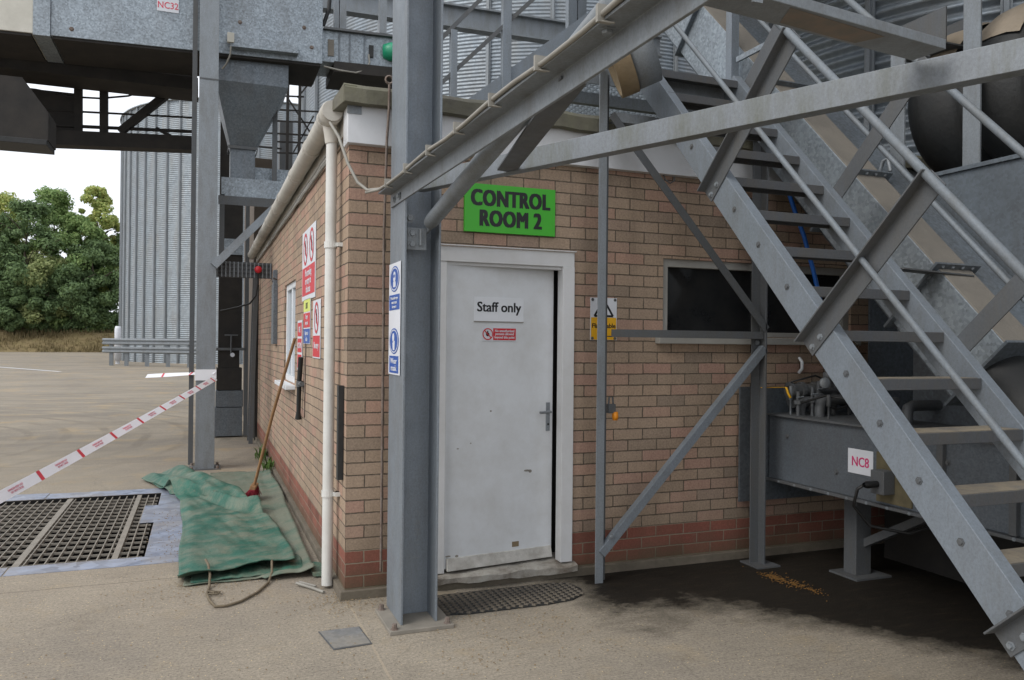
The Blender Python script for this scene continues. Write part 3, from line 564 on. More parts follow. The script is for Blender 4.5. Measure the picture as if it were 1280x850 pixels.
#==SIGNS==
def sign(name, c, u, v, w, h, mat, label, cat='sign', t=.004, group=None):
    n = Vector(u).cross(Vector(v)); T = thing(name, label, cat, c, group); panel(MB(), Vector(c)+n*.002, u, v, w, h, t).build('panel', mat, T, .001); T['_'] = 0; del T['_']; return T
c = Vector((1.03, 0, 2.392)); N = Vector((0, -1, 0))
T = sign('room_sign', c, UX, UZ, .622, .305, 'green', 'bright green CONTROL ROOM 2 sign on the brick above the white door', t=.02)
text('CONTROL', .142, c+N*.0225+UZ*.066, UX, UZ, 'black', T, .0072, .74, spacing=1.10)
text('ROOM 2', .142, c+N*.0225-UZ*.062, UX, UZ, 'black', T, .0072, .74, spacing=1.10)
c = dpt(.982, .0, 1.755); T = sign('staff_sign', c, DU, UZ, .36, .155, 'staffwhite', 'white Staff only sign on the upper part of the door', t=.003)
text('Staff only', .088, c+DN_*.0055+UZ*.005, DU, UZ, 'black', T, .0022, .98)
MB().box((.188, -.0075, 1.672), (.548, -.0005, 1.677), DM).build('edge', 'cable', T)
c = dpt(.985, .0, 1.595); T = sign('warning_sign', c, DU, UZ, .25, .088, 'signwhite', 'small red and white no-entry notice below the Staff only sign', t=.003)
panel(MB(), c+DU*.037+DN_*.0055, DU, UZ, .165, .076, .001).build('red_field', 'red', T)
for k, s_ in enumerate(('No unauthorised', 'persons allowed', 'beyond this point')): text(s_, .0235, c+DU*.037+DN_*.0072+UZ*(.022-.022*k), DU, UZ, 'signwhite', T, .0006, .88)
def prohibit(T, c, u, v, r, blob='hand'):
    n = Vector(u).cross(Vector(v)); c = Vector(c)
    k = MB()
    k.disc(c-Vector(v)*r*.05, u, v, r*.33, .001, 12); k.bar(c-Vector(v)*r*.1, c+Vector(v)*r*.55, .2*r, .002, n).bar(c-Vector(u)*r*.1, c-Vector(u)*r*.35+Vector(v)*r*.3, .16*r, .002, n); k.build('symbol', 'black', T)
    q = MB().disc(c+n*.001, u, v, r, .0012, 26, r*.82); a = (Vector(u)-Vector(v)).normalized(); q.bar(c+n*.0016-a*r*.88, c+n*.0016+a*r*.88, r*.18, .001, n); q.build('ring', 'red', T)
prohibit(T, c-DU*.085+DN_*.0055, DU, UZ, .038)
c = Vector((1.714, 0, 1.707)); T = sign('flammable_sign', c, UX, UZ, .20, .285, 'signwhite', 'yellow and white flammable warning sign behind the left frame post')
panel(MB(), c+N*.0065-UZ*.065, UX, UZ, .19, .15, .001).build('yellow_field', 'yellow', T)
tri = MB(); b = c+N*.0065+UZ*.02
for a1, a2 in (((-.07, 0), (.07, 0)), ((.07, 0), (0, .11)), ((0, .11), (-.07, 0))): tri.bar(b+UX*a1[0]+UZ*a1[1], b+UX*a2[0]+UZ*a2[1], .014, .002, N)
tri.disc(b+UZ*.035, UX, UZ, .02, .001, 10); tri.build('symbol', 'black', T)
text('Flammable', .044, c+N*.0078-UZ*.045, UX, UZ, 'black', T, .001, .95)
bolts([c+UX*a+UZ*b+N*.006 for a in (-.085, .085) for b in (-.13, .13)], N, .007, T, 'steel_dk', h=.005)
# blue protective equipment strip on the column flange (faces -X)
NX = Vector((-1, 0, 0)); y_ = -.495
c = Vector((.1965, -.40, 1.668)); T = sign('mandatory_sign', c, UYL, UZ, .28, .625, 'signwhite', 'tall white strip with two blue safety symbols on the steel column', t=.002)
def blueround(T, c, r, kind):
    T = MB().disc(c, UYL, UZ, r, .001, 30, 0, 1.6).build('blue_disc', 'blue', T)
    MB().disc(c+NX*.0012, UYL, UZ, r*.9, .0006, 30, r*.82, 1.6).build('ring', 'signwhite', T)
    k = MB(); q = c+NX*.0014
    if kind == 'goggles': k.disc(q+UZ*.012, UYL, UZ, r*.42, .001, 14); k.bar(q+UYL*-.03-UZ*.03, q+UYL*.03-UZ*.03, .03, .001, NX)
    else: k.disc(q+UZ*.02+UYL*-.012, UYL, UZ, r*.34, .001, 14); k.slab([q+UYL*-.03-UZ*.012, q+UYL*-.02-UZ*.05, q+UYL*.02-UZ*.05, q+UYL*.026-UZ*.0, q+UYL*.0+UZ*.004], NX, .001)
    k.build('symbol', 'signwhite', T)
    if kind == 'goggles':
        e = MB()
        for sx in (-.014, .014): e.disc(q+UZ*.016+UYL*sx+NX*.0012, UYL, UZ, .010, .0006, 10)
        e.build('eyes', 'blue', T)
f0 = c+NX*.0045
blueround(T, f0+UZ*.222, .072, 'goggles'); blueround(T, f0-UZ*.125, .072, 'mask')
panel(MB(), f0+UZ*.092, UYL, UZ, .25, .085, .001).build('blue_field', 'blue', T)
panel(MB(), f0-UZ*.255, UYL, UZ, .22, .095, .001).build('blue_field', 'blue', T)
text('Protective eye\nwear must\nbe worn', .024, f0+UZ*.092+NX*.0016, UYL, UZ, 'signwhite', T, .0008, 1.25)
text('Wear\nmask', .044, f0-UZ*.255+NX*.0016, UYL, UZ, 'signwhite', T, .001, 1.5, ls=.9)
# signs on the left wall
def LW(y, z, dx=0.): return Vector((-.001-dx, y, z))
c = LW(1.86, 2.17); T = sign('entry_sign', c, UYL, UZ, .86, .585, 'signwhite', 'largest red and white prohibition sign high on the left brick wall')
panel(MB(), c+NX*.0065-UZ*.135, UYL, UZ, .80, .235, .001).build('red_field', 'red', T)
for sx in (-.2, .2): prohibit(T, c+NX*.0065+UZ*.135+UYL*sx, UYL, UZ, .135)
text('No smoking\nor entry to\nthis area', .085, c+NX*.0078-UZ*.135, UYL, UZ, 'signwhite', T, .002, .95, ls=.8)
c = LW(1.93, 1.70); T = sign('notice_sign', c, UYL, UZ, .44, .37, 'signwhite', 'lime, red and blue stacked notice below the largest wall sign')
panel(MB(), c+NX*.0065+UZ*.13, UYL, UZ, .42, .1, .001).build('lime_field', 'lime', T); panel(MB(), c+NX*.0065+UZ*.01, UYL, UZ, .42, .12, .001).build('red_field', 'red', T); panel(MB(), c+NX*.0065-UZ*.12, UYL, UZ, .42, .12, .001).build('blue_field', 'blue', T)
text('EXIT', .07, c+NX*.0078+UZ*.13, UYL, UZ, 'black', T, .001); text('Danger\nkeep out', .05, c+NX*.0078+UZ*.01, UYL, UZ, 'signwhite', T, .001); text('Report to\noffice', .05, c+NX*.0078-UZ*.12, UYL, UZ, 'signwhite', T, .001)
c = LW(1.33, 1.63); T = sign('entry_sign', c, UYL, UZ, .42, .44, 'signwhite', 'narrow red and white prohibition sign next to the white downpipe')
panel(MB(), c+NX*.0065-UZ*.13, UYL, UZ, .38, .16, .001).build('red_field', 'red', T); prohibit(T, c+NX*.0065+UZ*.085, UYL, UZ, .12)
text('No entry', .07, c+NX*.0078-UZ*.13, UYL, UZ, 'signwhite', T, .002)
c = LW(2.43, 1.50); T = sign('fire_sign', c, UYL, UZ, .36, .44, 'signwhite', 'red fire notice strip beside the white side window')
for k in range(3):
    panel(MB(), c+NX*.0065+UZ*(.14-.14*k), UYL, UZ, .3, .12, .001).build('red_field', 'red', T)
for k, s_ in enumerate(('FIRE', 'ACTION', 'CALL')): text(s_, .07, c+NX*.0078+UZ*(.14-.14*k), UYL, UZ, 'signwhite', T, .002)
#==STEEL==
def col(name, x, y, h, label, w=.203, base=.36, mat='steel_b', sy=.3):
    T = thing(name, label, 'steel column', (x, y, 0)); return T
T = thing('steel_column', 'grey galvanised H-section column in front of the brick corner, blue safety strip on it', 'steel column', (.3, -.46, 0))
prof = [(a, b) for a, b in hsec(.35, .203, .009, .012)]   # flanges face +-X: sweep with side=Y, up=X
MB().prism(prof, (.3, -.425, .022), (.3, -.425, 7.0), (0, 1, 0), (1, 0, 0)).build('shaft', 'steel_b', T, .002)
bp = MB().box((.125, -.675, .0), (.475, -.285, .022)).build('base_plate', 'grate', T, .003)
bolts([(.155, -.645, .022), (.445, -.645, .022), (.155, -.315, .022), (.445, -.315, .022)], UZ, .014, bp, 'rust', h=.03)
text('CBMU 2', .05, (.325, -.4296, .46), (0, 0, -1), (1, 0, 0), 'steel', T, 0, 1.1, name='stamped_mark', spacing=1.6)
br = MB(); br.box((.213, -.56, 2.04), (.222, -.432, 2.25)).box((.222, -.56, 2.04), (.33, -.551, 2.16)).box((.285, -.60, 2.06), (.293, -.56, 2.15)); brk = br.build('bracket', 'steel', T, .002)
bolts([(.235, -.56, 2.21), (.25, -.56, 2.13), (.25, -.56, 2.07)], (0, -1, 0), .017, brk)
# far-left column by the overhead conveyor
T = thing('steel_column', 'grey H-section column by the green tarpaulin with barrier tape tied to it', 'steel column', (-.76, 5.48, 0))
MB().prism(hsec(.215, .254, .012, .016), (-.765, 5.477, .0), (-.765, 5.477, 8.2), (1, 0, 0), (0, 1, 0)).build('shaft', 'steel', T, .002)
bp = MB().box((-.94, 5.30, 0), (-.59, 5.66, .012)).build('base_plate', 'steel_dk', T); bolts([(a, b, .012) for a in (-.91, -.62) for b in (5.33, 5.63)], UZ, .016, bp, 'rust', h=.03)
MB().box((-.872, 5.344, 4.64), (-.658, 5.349, 4.655)).build('splice', 'steel_dk', T)
# overhead beam running towards the camera from the column
T = thing('overhead_beam', 'horizontal galvanised angle beam reaching forward from the column top, cables clipped along it', 'steel beam', (.19, -.3, 2.28))
zb, zt = 2.302, 2.385; ye = -3.75
def bx(y): return .186+(-.30-y)*.0145
MB().prism([(0, 0), (.012, 0), (.012, zt-zb), (-.072, zt-zb), (-.072, zt-zb-.010), (0, zt-zb-.010)], (bx(-.3), -.30, zb), (bx(ye), ye, zb), (1, 0, 0), UZ).build('angle', 'steel', T, .002)
bolts([(.186, -.40, 2.335), (.186, -.52, 2.335)], NX, .014, T); bolts([(.19, -2.9, zt-.010)], (0, 0, -1), .016, T)
C_ = MB()
for k, (dx, dz, rr) in enumerate(((.062, .012, .009), (.078, .006, .008))):
    pts = []
    if k == 0: pts = [(-.1, .1, 2.86), (-.07, -.05, 2.74), (-.03, -.12, 2.58), (.02, -.17, 2.46), (.065, -.24, 2.405)]
    else: pts = [(.06, -.22, 2.395)]
    y = -.34
    while y > ye: pts.append((bx(y)-dx+random.uniform(-.002, .002), y, zt+dz+(-.006 if int(y*2) % 2 else .003))); y -= .25
    C_.tube(pts, rr, 8)
tag(C_.build('cable', 'cable'), 'pair of grey cables running along the edge of the overhead beam', 'cable')
T2 = T
for i in range(9):
    y = -.55-i*.4; X_ = bx(y); c = MB().box((X_-.092, y-.006, zt-.016), (X_-.052, y+.006, zt+.03)); c.tube([(X_-.085, y, zt-.012), (X_-.05, y-.02, zt-.02)], .003, 5); c.build('cleat', 'cable', T2)
T = tag(MB().angle((.25, -.60, 2.352), (1.54, -3.60, 2.33), (.919, .395, 0), UZ, .06, .092, .008).build('diagonal_brace', 'steel_moss', bev=.002, loc=(.3, -.62, 2.28)), 'long moss-stained horizontal brace crossing in front of the stair treads', 'steel brace')
MB_ = MB().prism([(-.055, 0), (.055, 0), (.055, .03), (.047, .03), (.047, .008), (-.047, .008), (-.047, .03), (-.055, .03)], (.24, -3.10, 2.425), (1.24, -2.99, 2.425), (-.11, 1, 0), UZ)
T = thing('cross_beam', 'short channel beam with rust on its underside ending on the long brace', 'steel beam', (.19, -3.15, 2.386)); MB_.build('channel', 'steel', T, .002)
MB().slab([(.62, -3.105, 2.4245), (.66, -3.015, 2.4245), (.86, -2.99, 2.4245), (.96, -2.98, 2.4245), (1.0, -3.05, 2.4245), (.84, -3.075, 2.4245)], (0, 0, -1), .0005).build('rust_patch', 'rust_patch', T)
MB().box((.47, -3.145, 2.40), (.50, -3.138, 2.445)).build('tab', 'steel', T)
tag(MB().prism([(-.05, -.0), (.05, 0), (.05, .01), (-.05, .01)], (.53, -1.25, 2.352), (.26, -2.55, 2.352), (.98, .2, 0), UZ).build('tie_plate', 'steel_dk', bev=.001, loc=(.5, -1.28, 2.3)), 'short dark flat tie between the overhead beam and the long brace', 'steel brace')
T = thing('tube_strut', 'round grey tube strut rising from the column bracket behind the overhead beam', 'steel strut', (.33, -.6, 2.16))
p0, p1 = Vector((.335, -.615, 2.185)), Vector((.30, -2.75, 2.53))
MB().tube([p0, p0+(p1-p0)*.02, p1], [.036, .04, .04], 16).build('tube', 'steel', T)
MB().prism([(-.04, -.006), (.04, -.006), (.04, .006), (-.04, .006)], p0-(p1-p0).normalized()*.08, p0+(p1-p0).normalized()*.02, UZ, (1, 0, 0)).build('end_plate', 'steel', T)
# bolted angle frame in front of the wall
T = thing('angle_frame', 'bolted steel angle frame with posts and diagonals against the brick wall', 'steel frame', (2.2, -.18, 0))
pf = MB().box((1.557, -.222, 0), (1.615, -.214, 3.3)).box((1.607, -.214, 0), (1.615, -.15, 3.3)); pf.build('post', 'steel', T, .002)
MB().box((1.6155, -.158, 0), (1.66, -.15, 3.3)).build('post_web', 'steel_dk', T)  # recessed face of the same post, its shade put into a darker steel
MB().box((2.80, -.17, 0), (2.93, -.162, 3.3)).box((2.868, -.235, 0), (2.882, -.17, 3.3)).build('post', 'steel_dk', T, .002)
MB().box((2.77, -.30, 0), (2.96, -.1, .01)).build('foot_plate', 'steel_dk', T)
MB().angle((1.66, -.222, 1.585), (2.86, -.222, 1.585), (0, 1, 0), UZ, .06, .05, .007).build('rail', 'steel_dk', T)
MB().angle((1.66, -.225, 2.98), (2.86, -.225, 2.98), (0, 1, 0), UZ, .06, .06, .007).build('rail', 'steel', T)
def diag(p, q, mat='steel_dk', w=.055):
    p, q = Vector(p), Vector(q); d = (q-p).normalized(); MB().prism([(-w/2, 0), (w/2, 0), (w/2, .05), (w/2-.007, .05), (w/2-.007, .007), (-w/2, .007)], p, q, d.cross(Vector((0, 1, 0))), (0, 1, 0)).build('diagonal', mat, T, .001)
diag((1.64, -.235, 3.02), (2.88, -.235, 1.65)); diag((1.60, -.235, .19), (2.87, -.235, 1.52), 'steel_b')
bolts([(2.84, -.18, 1.56), (2.90, -.18, 1.64), (1.66, -.24, .3)], (0, -1, 0), .012, T)
T = thing('padlock', 'orange-tagged padlock hanging on the left frame post', 'padlock', (1.70, -.15, 1.1))
MB().tube([(1.685, -.14, 1.145), (1.69, -.14, 1.19), (1.715, -.14, 1.19), (1.72, -.14, 1.14)], .006, 6).build('shackle', 'steel_dk', T); MB().box((1.675, -.16, 1.085), (1.73, -.125, 1.145)).build('case', 'steel_dk', T, .004); MB().lathe([(0, .035), (.018, .033), (.022, .0), (.016, -.022), (0, -.024)], (1.73, -.15, 1.06), n=10).build('tag', 'orange', T)
#==STAIRS==
XN, XF = 1.92, 2.62; SLP = 1.055; Y0, Z0 = -2.743, .466
def zl(y): return Z0+SLP*(y-Y0)          # lower edge line of the stringers
k = 1/math.hypot(1, SLP); DIR = Vector((0, k, SLP*k)); NRM = Vector((0, -SLP*k, k))
ST = thing('staircase', 'steep galvanised steel staircase with open treads and tube handrails on the right', 'staircase', (2.27, -3.1, 0))
ya, yb = -3.18, -.05
P0, P1 = Vector((0, ya, zl(ya))), Vector((0, yb, zl(yb)))
D_ = .165
MB().prism([(0, 0), (.008, 0), (.008, D_-.01), (.065, D_-.01), (.065, D_), (0, D_)], P0+UX*XN, P1+UX*XN, UX, NRM).prism([(.008, 0), (.065, 0), (.065, .01), (.008, .01)], P0+UX*XN, P1+UX*XN, UX, NRM).build('stringer', 'steel_b', ST, .002)
MB().prism([(0, 0), (.065, 0), (.065, .01), (.008, .01), (.008, D_-.01), (.065, D_-.01), (.065, D_), (0, D_)], P0+UX*(XF+.002), P1+UX*(XF+.002), UX, NRM).build('stringer', 'steel_b', ST, .002)
# treads: nosing measured at (-2.342 + .203 i, 1.189 + .215 i)
def tread(i, mat='tread'):
    y, z = -2.295+.2069*i, 1.175+.219*i
    t = MB(); x0, x1 = XN+.009, XF
    t.box((x0, y, z-.05), (x1, y+.012, z)); t.box((x0, y+.012, z-.012), (x1, y+.168, z)); t.box((x0, y+.158, z-.04), (x1, y+.168, z-.012))
    o = t.build('tread', mat, ST, .002)
    if i <= 1: MB().box((x0+.01, y+.004, z+.0005), (x1-.02, y+.160, z+.003)).build('dust_layer', 'tread_dust', o)
for i in range(-4, 11): tread(i)
ys = [-2.76, -2.557, -2.364, -2.161, -1.966, -1.76, -1.568, -1.344, -1.138, -.93, -.72, -.52]
bolts([(XN, y, zl(y)+.075*1.45+.02) for y in ys], NX, .011, ST, 'steel_dk', h=.008)
# stanchions stand square to the slope
def stan(x, y, out, top=1.0, mat='steel_dk'):
    b = Vector((x, y, zl(y)))+NRM*(-.01 if x < 2.3 else .02); e = b+NRM*top
    sp_ = MB().prism([(0, -.05), (.008, -.05), (.008, .042), (.07*out if False else .06, .042), (.06, .05), (0, .05)], b, e, Vector((out, 0, 0)), DIR); sp_ = sp_.build('stanchion', mat, ST, .0015)
    if x < 2.3: bolts([b+Vector((out*.008, 0, 0))+NRM*.03+DIR*-.02, b+Vector((out*.008, 0, 0))+NRM*.10+DIR*-.02], Vector((out, 0, 0)), .011, sp_)
    return e
for y in (-.905, -1.73, -2.74): stan(XN, y, -1)
for y in (-.125, -.97, -1.815, -2.66): stan(XF+.068, y, 1)
def rail(x, off, r, name, y0, y1, mat='rail_steel'):
    a, b = Vector((x, y0, zl(y0)))+NRM*off, Vector((x, y1, zl(y1)))+NRM*off; MB().tube([a, b], r, 12).build(name, mat, ST)
rail(XN-.03, .975, .0195, 'handrail', -2.75, .55); rail(XN-.03, .52, .0145, 'mid_rail', -2.95, .2)
rail(XF+.09, .975, .0195, 'handrail', -2.75, .55); rail(XF+.09, .52, .0145, 'mid_rail', -2.95, .2)
# landing above the roof
LG = MB(); zl_ = 3.36; lx0, lx1, ly0, ly1 = 1.55, 2.75, -.06, 1.0
for i in range(25): LG.box((lx0+i*.05-.002, ly0, zl_), (lx0+i*.05+.002, ly1, zl_+.03))
for i in range(22): LG.box((lx0, ly0+i*.05-.003, zl_+.02), (lx1, ly0+i*.05+.003, zl_+.029))
LG.build('landing_grating', 'sheet', ST)
MB().box((lx0-.01, ly0-.012, zl_-.10), (lx1, ly0-.002, zl_+.035)).box((lx0-.01, ly1, zl_-.10), (lx1, ly1+.01, zl_+.035)).box((lx0-.012, ly0-.002, zl_-.1), (lx0-.002, ly1, zl_+.035)).build('landing_frame', 'steel', ST, .002)
for x, y in ((1.6, .95), (2.7, .95)): MB().box((x-.03, y-.03, 3.02), (x+.03, y+.03, zl_)).build('landing_leg', 'steel_dk', ST)
MB().bar((1.6, .3, 3.28), (2.7, .3, 3.28), .05, .08).build('landing_joist', 'steel', ST)
T = tag(MB().prism([(-.05, 0), (.05, 0), (.05, .008), (-.05, .008)], at(1121, 337, 'x', 2.70), at(1121, 337, 'x', 2.70)+Vector((.52, .0, -.02)), (0, 1, 0), UZ).build('bracket_arm', 'steel_dk', loc=(2.7, -1.55, 2.0)), 'dark flat bracket arm sticking out from the far stair stringer', 'bracket')
#==DUCTS==
# rubber-ended spout tucked under the beam
c = atz(782, 68, 4.9); ax = (RV*.75-d_*.12+UV*.30).normalized()
T = thing('spout', 'round grey spout with a tan felt end ring under the overhead beam', 'spout', c)
R0 = .235
MB().lathe([(R0-.03, .0), (R0-.028, -.11), (R0, -.11), (R0+.004, 0)], c, ax, 36).build('felt_ring', 'dust_pale', T)
MB().lathe([(R0-.03, .0), (R0-.005, .0), (R0-.005, .15), (R0-.03, .15)], c, ax, 36).build('body', 'steel', T)
MB().lathe([(R0-.03, .12), (0, .12)], c, ax, 36).build('throat', 'rubber', T)
# sloping rectangular duct parallel to the stairs
DS = 1.038; kd = 1/math.hypot(1, DS); DD = Vector((0, kd, DS*kd)); DN = Vector((0, -DS*kd, kd))
T = thing('sloping_duct', 'sloping galvanised rectangular duct with dust on its top beside the stairs', 'duct', (3.1, -1.9, 1.4))
E0 = Vector((3.0, -1.93, 1.545)); E1 = E0+DD*6.4; hd = .42
MB().prism([(0, -hd), (.26, -hd), (.26, 0), (0, 0)], E0, E1, UX, DN).build('casing', 'sheet', T, .003)
MB().prism([(.004, 0.001), (.256, .001), (.25, .006), (.01, .006)], E0+DD*.02, E1, UX, DN).build('dust_cover', 'dust', T)
for s_ in (0, .60, 1.50, 2.6, 3.9):
    q = E0+DD*s_; MB().prism([(-.04, -hd-.04), (.30, -hd-.04), (.30, .04), (-.04, .04)], q-DD*.008, q+DD*.008, UX, DN).build('flange', 'sheet_dull', T, .001)
    if 0 < s_ < 2: bolts([q+UX*(.02+.075*i)+DN*.02-DD*.008 for i in range(4)]+[q+UX*-.02+DN*(-.06-.1*i)-DD*.008 for i in range(3)], -DD, .008, T, 'steel', h=.008)
MB().prism([(.262, -.6), (.6, -.6), (.6, -.02), (.262, -.02)], E0+DD*.1, E1, UX, DN).build('side_casing', 'sheet_dull', T, .003)
q = E0-DD*.3; MB().lathe([(.16, 0), (.19, -.1), (.17, -.2), (.2, -.3), (.18, -.4), (.21, -.5), (.19, -.62), (.18, -1.0)], E0+UX*.14-DN*.22, DD, 24).build('rubber_boot', 'rubber', T)
MB().tube([at(1100, 205, 'x', 3.3)+Vector((0, 0, -.05)), at(1104, 205, 'x', 3.3)+Vector((0, 0, .02)), at(1110, 204, 'x', 3.3)+Vector((0, 0, .03)), at(1113, 214, 'x', 3.3)], .012, 8).build('lifting_eye', 'steel', T)
# big galvanised housing wall with the ribbed drum on top
T = thing('fan_housing', 'large galvanised housing panel behind the sloping duct at the right edge', 'housing', (3.95, -2, 0))
MB().box((3.64, -4.6, 1.0), (5.1, -.78, 2.65)).build('casing', 'sheet_dull', T, .004)
MB().box((3.62, -4.6, 2.65), (3.72, -.76, 2.675)).build('top_flange', 'sheet_dull', T)
T = thing('ribbed_drum', 'black ribbed rubber drum with dust on its crests at the upper right', 'drum', (4.45, -1.6, 2.68))
prof = []; L_ = 4.2; 
for i in range(0, 10*14+1):
    h = i/14*.45; f = (i % 14)/14; prof.append((.40+.16*abs(math.sin(PI*f))**.4, h))
ctr = Vector((4.28, -5.05, 3.22)); MB().lathe(prof, ctr, (0, 1, 0), 56).build('shell', 'rubber', T)
MB().lathe([(0, 0), (.4, 0)], ctr+Vector((0, 4.5, 0)), (0, 1, 0), 40).build('end_cap', 'rubber', T)
for i in range(10):
    yy = -5.05+i*.45
    MB().lathe([(.535, .06), (.562, .13), (.568, .225), (.562, .32), (.535, .39)], (4.28, yy, 3.22), (0, 1, 0), 24, math.radians(208), math.radians(300)).build('dust_crest', 'dust_crest', T)
T = thing('drum_strap', 'upright galvanised strap posts clamping the ribbed drum', 'strap frame', (3.7, -1.2, 2.65))
for y in (-.62, -1.19, -1.75, -2.5): MB().box((3.655, y-.06, 2.68), (3.667, y+.06, 3.6 if y > -1 else 5.2)).build('strap', 'steel', T)
MB().prism([(0, 0), (.3, 0), (.3, .24), (.29, .24), (.29, .01), (.01, .01), (.01, .24), (0, .24)], (3.68, -.62, 3.52), (3.68, -.98, 3.52), UX, UZ).build('tray', 'steel_dk', T)
# upper plates of the duct line seen above the stairs
q = at(922, 68, 'x', 2.9); T = thing('transition_plate', 'bolted galvanised plate and post above the top treads', 'steel plate', q)
MB().box(at(920, 78, 'x', 2.9)+Vector((0, 0, 0)), at(960, 50, 'x', 2.9)+Vector((.02, 0, 0))).build('plate', 'sheet', T, .002)
MB().box((2.88, .20, 3.05), (2.95, .27, 5.0)).build('post', 'steel_b', T, .002)
#==CONVEYOR==
T = thing('chain_conveyor', 'galvanised trough conveyor on legs under the staircase, label NC8 on its side', 'conveyor', (3.3, -1.2, 0))
cx0, cx1 = 3.05, 3.62; cy0, cy1 = -3.6, -.06
MB().box((cx0, cy0, .585), (cx1, cy1, 1.035)).build('trough', 'sheet_grey', T, .003)
MB().box((cx0-.03, cy0, 1.035), (cx1+.03, cy1, 1.05)).box((cx0-.03, cy0, .565), (cx1+.03, cy1, .583)).build('lid', 'steel_dk', T, .002)
MB().box((2.80, -.045, .414), (3.95, -.030, 1.24)).build('end_plate', 'sheet_dull', T, .002)
for y in (-.62, -2.6): 
    MB().box((3.27, y-.05, .012), (3.40, y+.06, .565)).build('leg', 'steel_dk', T, .003); MB().box((3.2, y-.13, 0), (3.5, y+.12, .012)).build('foot_plate', 'steel_dk', T)
MB().bar((3.36, -.66, .22), (3.36, -1.25, .55), .05, .05, (1, 0, 0)).build('brace', 'steel_dk', T)
bolts([(cx0-.03, -.2-.16*i, .574) for i in range(16)], NX, .007, T, 'steel', h=.006)
bolts([(cx0, y, z) for y, z in ((-.25, .90), (-.72, .72), (-1.55, .9), (-1.6, .7), (-2.0, .9))], NX, .013, T, 'steel_dk')
for y in (-1.52, -1.95): MB().box((cx0-.03, y-.02, .59), (cx0-.002, y+.02, 1.03)).build('rib', 'steel_dk', T)
c = Vector((cx0, -1.16, .70)); MB().box((cx0-.012, -1.32, .60), (cx0-.001, -1.06, .90)).build('cover_plate', plain('olive_gasket', '#5f5740', .8, 0, .3, 12), T)
sb_ = MB().box((cx0-.10, -1.20, .66), (cx0-.012, -1.10, .80)).build('switch_box', 'steel_dk', T, .004)
MB().tube([(cx0-.1, -1.15, .72), (cx0-.17, -1.13, .72), (cx0-.21, -1.11, .69), (cx0-.19, -1.06, .58), (cx0-.1, -1.1, .46), (cx0+.1, -1.2, .42), (cx0+.3, -1.3, .5)], .010, 8).lathe([(.02, 0), (.022, .08), (.014, .1)], (cx0-.1, -1.15, .72), (-1, 0, 0), 10).build('plug_cable', 'cable_bk', sb_)
c = Vector((cx0-.001, -.925, .815)); S = sign('label_plate', c, UYL, UZ, .205, .155, 'signwhite', 'white square label reading NC8 on the trough conveyor side', 'label', t=.002); text('NC8', .085, c+NX*.0045, UYL, UZ, 'pinkred', S, .0015, .85)
# pipes and valves on the trough
T = thing('pipe_manifold', 'cluster of dark pipes, elbows and valves on top of the trough conveyor', 'pipework', (3.3, -.3, 1.05)); z = 1.05
pm = MB(); pm.tube([(3.16, -.16, 1.22), (3.60, -.22, 1.22)], .045, 12).tube([(3.20, -.12, 1.15), (3.55, -.12, 1.15)], .065, 14).build('manifold', 'steel_dk', T)
for a, y in ((3.20, -.40), (3.28, -.72), (3.35, -1.0)): MB().tube([(a, y, z), (a, y, z+.06), (a+.02, y+.01, z+.10), (a+.07, y+.02, z+.115), (a+.3, y+.02, z+.115)], .035, 12).build('elbow', 'steel_dk', T)
for a, y, h in ((3.12, -.20, .20), (3.14, -.55, .16), (3.2, -.85, .13)): MB().tube([(a, y, z), (a, y, z+h*.5), (a, y, z+h*.52), (a, y, z+h)], [.008, .008, .016, .013], 8).build('valve', 'steel' if a < 3.13 else 'steel_dk', T)
MB().lathe([(.03, 0), (.03, .05), (.045, .06), (.045, .11), (.03, .12), (.03, .18)], (3.33, -.35, 1.24), n=12).build('vent_cap', 'steel_dk', T)
MB().lathe([(0, .0), (.05, .0), (.055, .012), (.05, .024), (0, .024)], (3.28, -.6, 1.2), (0, -1, .3), 14).build('gauge', 'steel_dk', T)
for xx in (3.14, 3.24, 3.36, 3.47, 3.57): MB().lathe([(.03, -.012), (.06, -.012), (.06, .012), (.03, .012)], (xx, -.17, 1.22), (1, -.1, 0), 14, smooth=False).build('pipe_flange', 'steel_dk', T)
for xx, yy, hh, rr in ((3.10, -.30, .17, .014), (3.19, -.34, .20, .012), (3.30, -.28, .24, .018), (3.42, -.3, .15, .02), (3.52, -.34, .2, .014)):
    o_ = MB().tube([(xx, yy, 1.05), (xx, yy, 1.05+hh)], rr, 10).lathe([(rr, hh*.45), (rr*2.1, hh*.47), (rr*2.1, hh*.62), (rr, hh*.64)], (xx, yy, 1.05), n=10, smooth=False).build('riser', 'steel_dk', T)
    MB().tube([(xx-.03, yy-.02, 1.05+hh*.75), (xx+.03, yy-.02, 1.05+hh*.78)], .006, 6).build('lever', 'bluehose' if xx > 3.5 else 'steel', o_)
for a, yy in ((3.16, -.26), (3.31, -.22), (3.45, -.24)): MB().tube([(a, yy, 1.05), (a, yy, 1.10), (a+.015, yy, 1.13), (a+.05, yy, 1.145), (a+.10, yy, 1.145)], .034, 12).lathe([(.034, 0), (.042, 0), (.042, .03), (.034, .03)], (a+.10, yy, 1.145), (1, 0, 0), 12).build('elbow', 'steel_dk', T)
MB().lathe([(0, 0), (.035, 0), (.04, .01), (.035, .02), (0, .02)], (3.24, -.40, 1.28), (-.4, -1, .2), 14).build('gauge', 'steel', T)
MB().tube([(3.12, -.2, 1.28), (3.25, -.3, 1.33), (3.4, -.25, 1.29), (3.5, -.2, 1.2)], .007, 6).tube([(3.2, -.35, 1.16), (3.3, -.45, 1.10), (3.45, -.4, 1.12), (3.5, -.5, 1.06)], .008, 6).build('pilot_line', 'cable_bk', T)
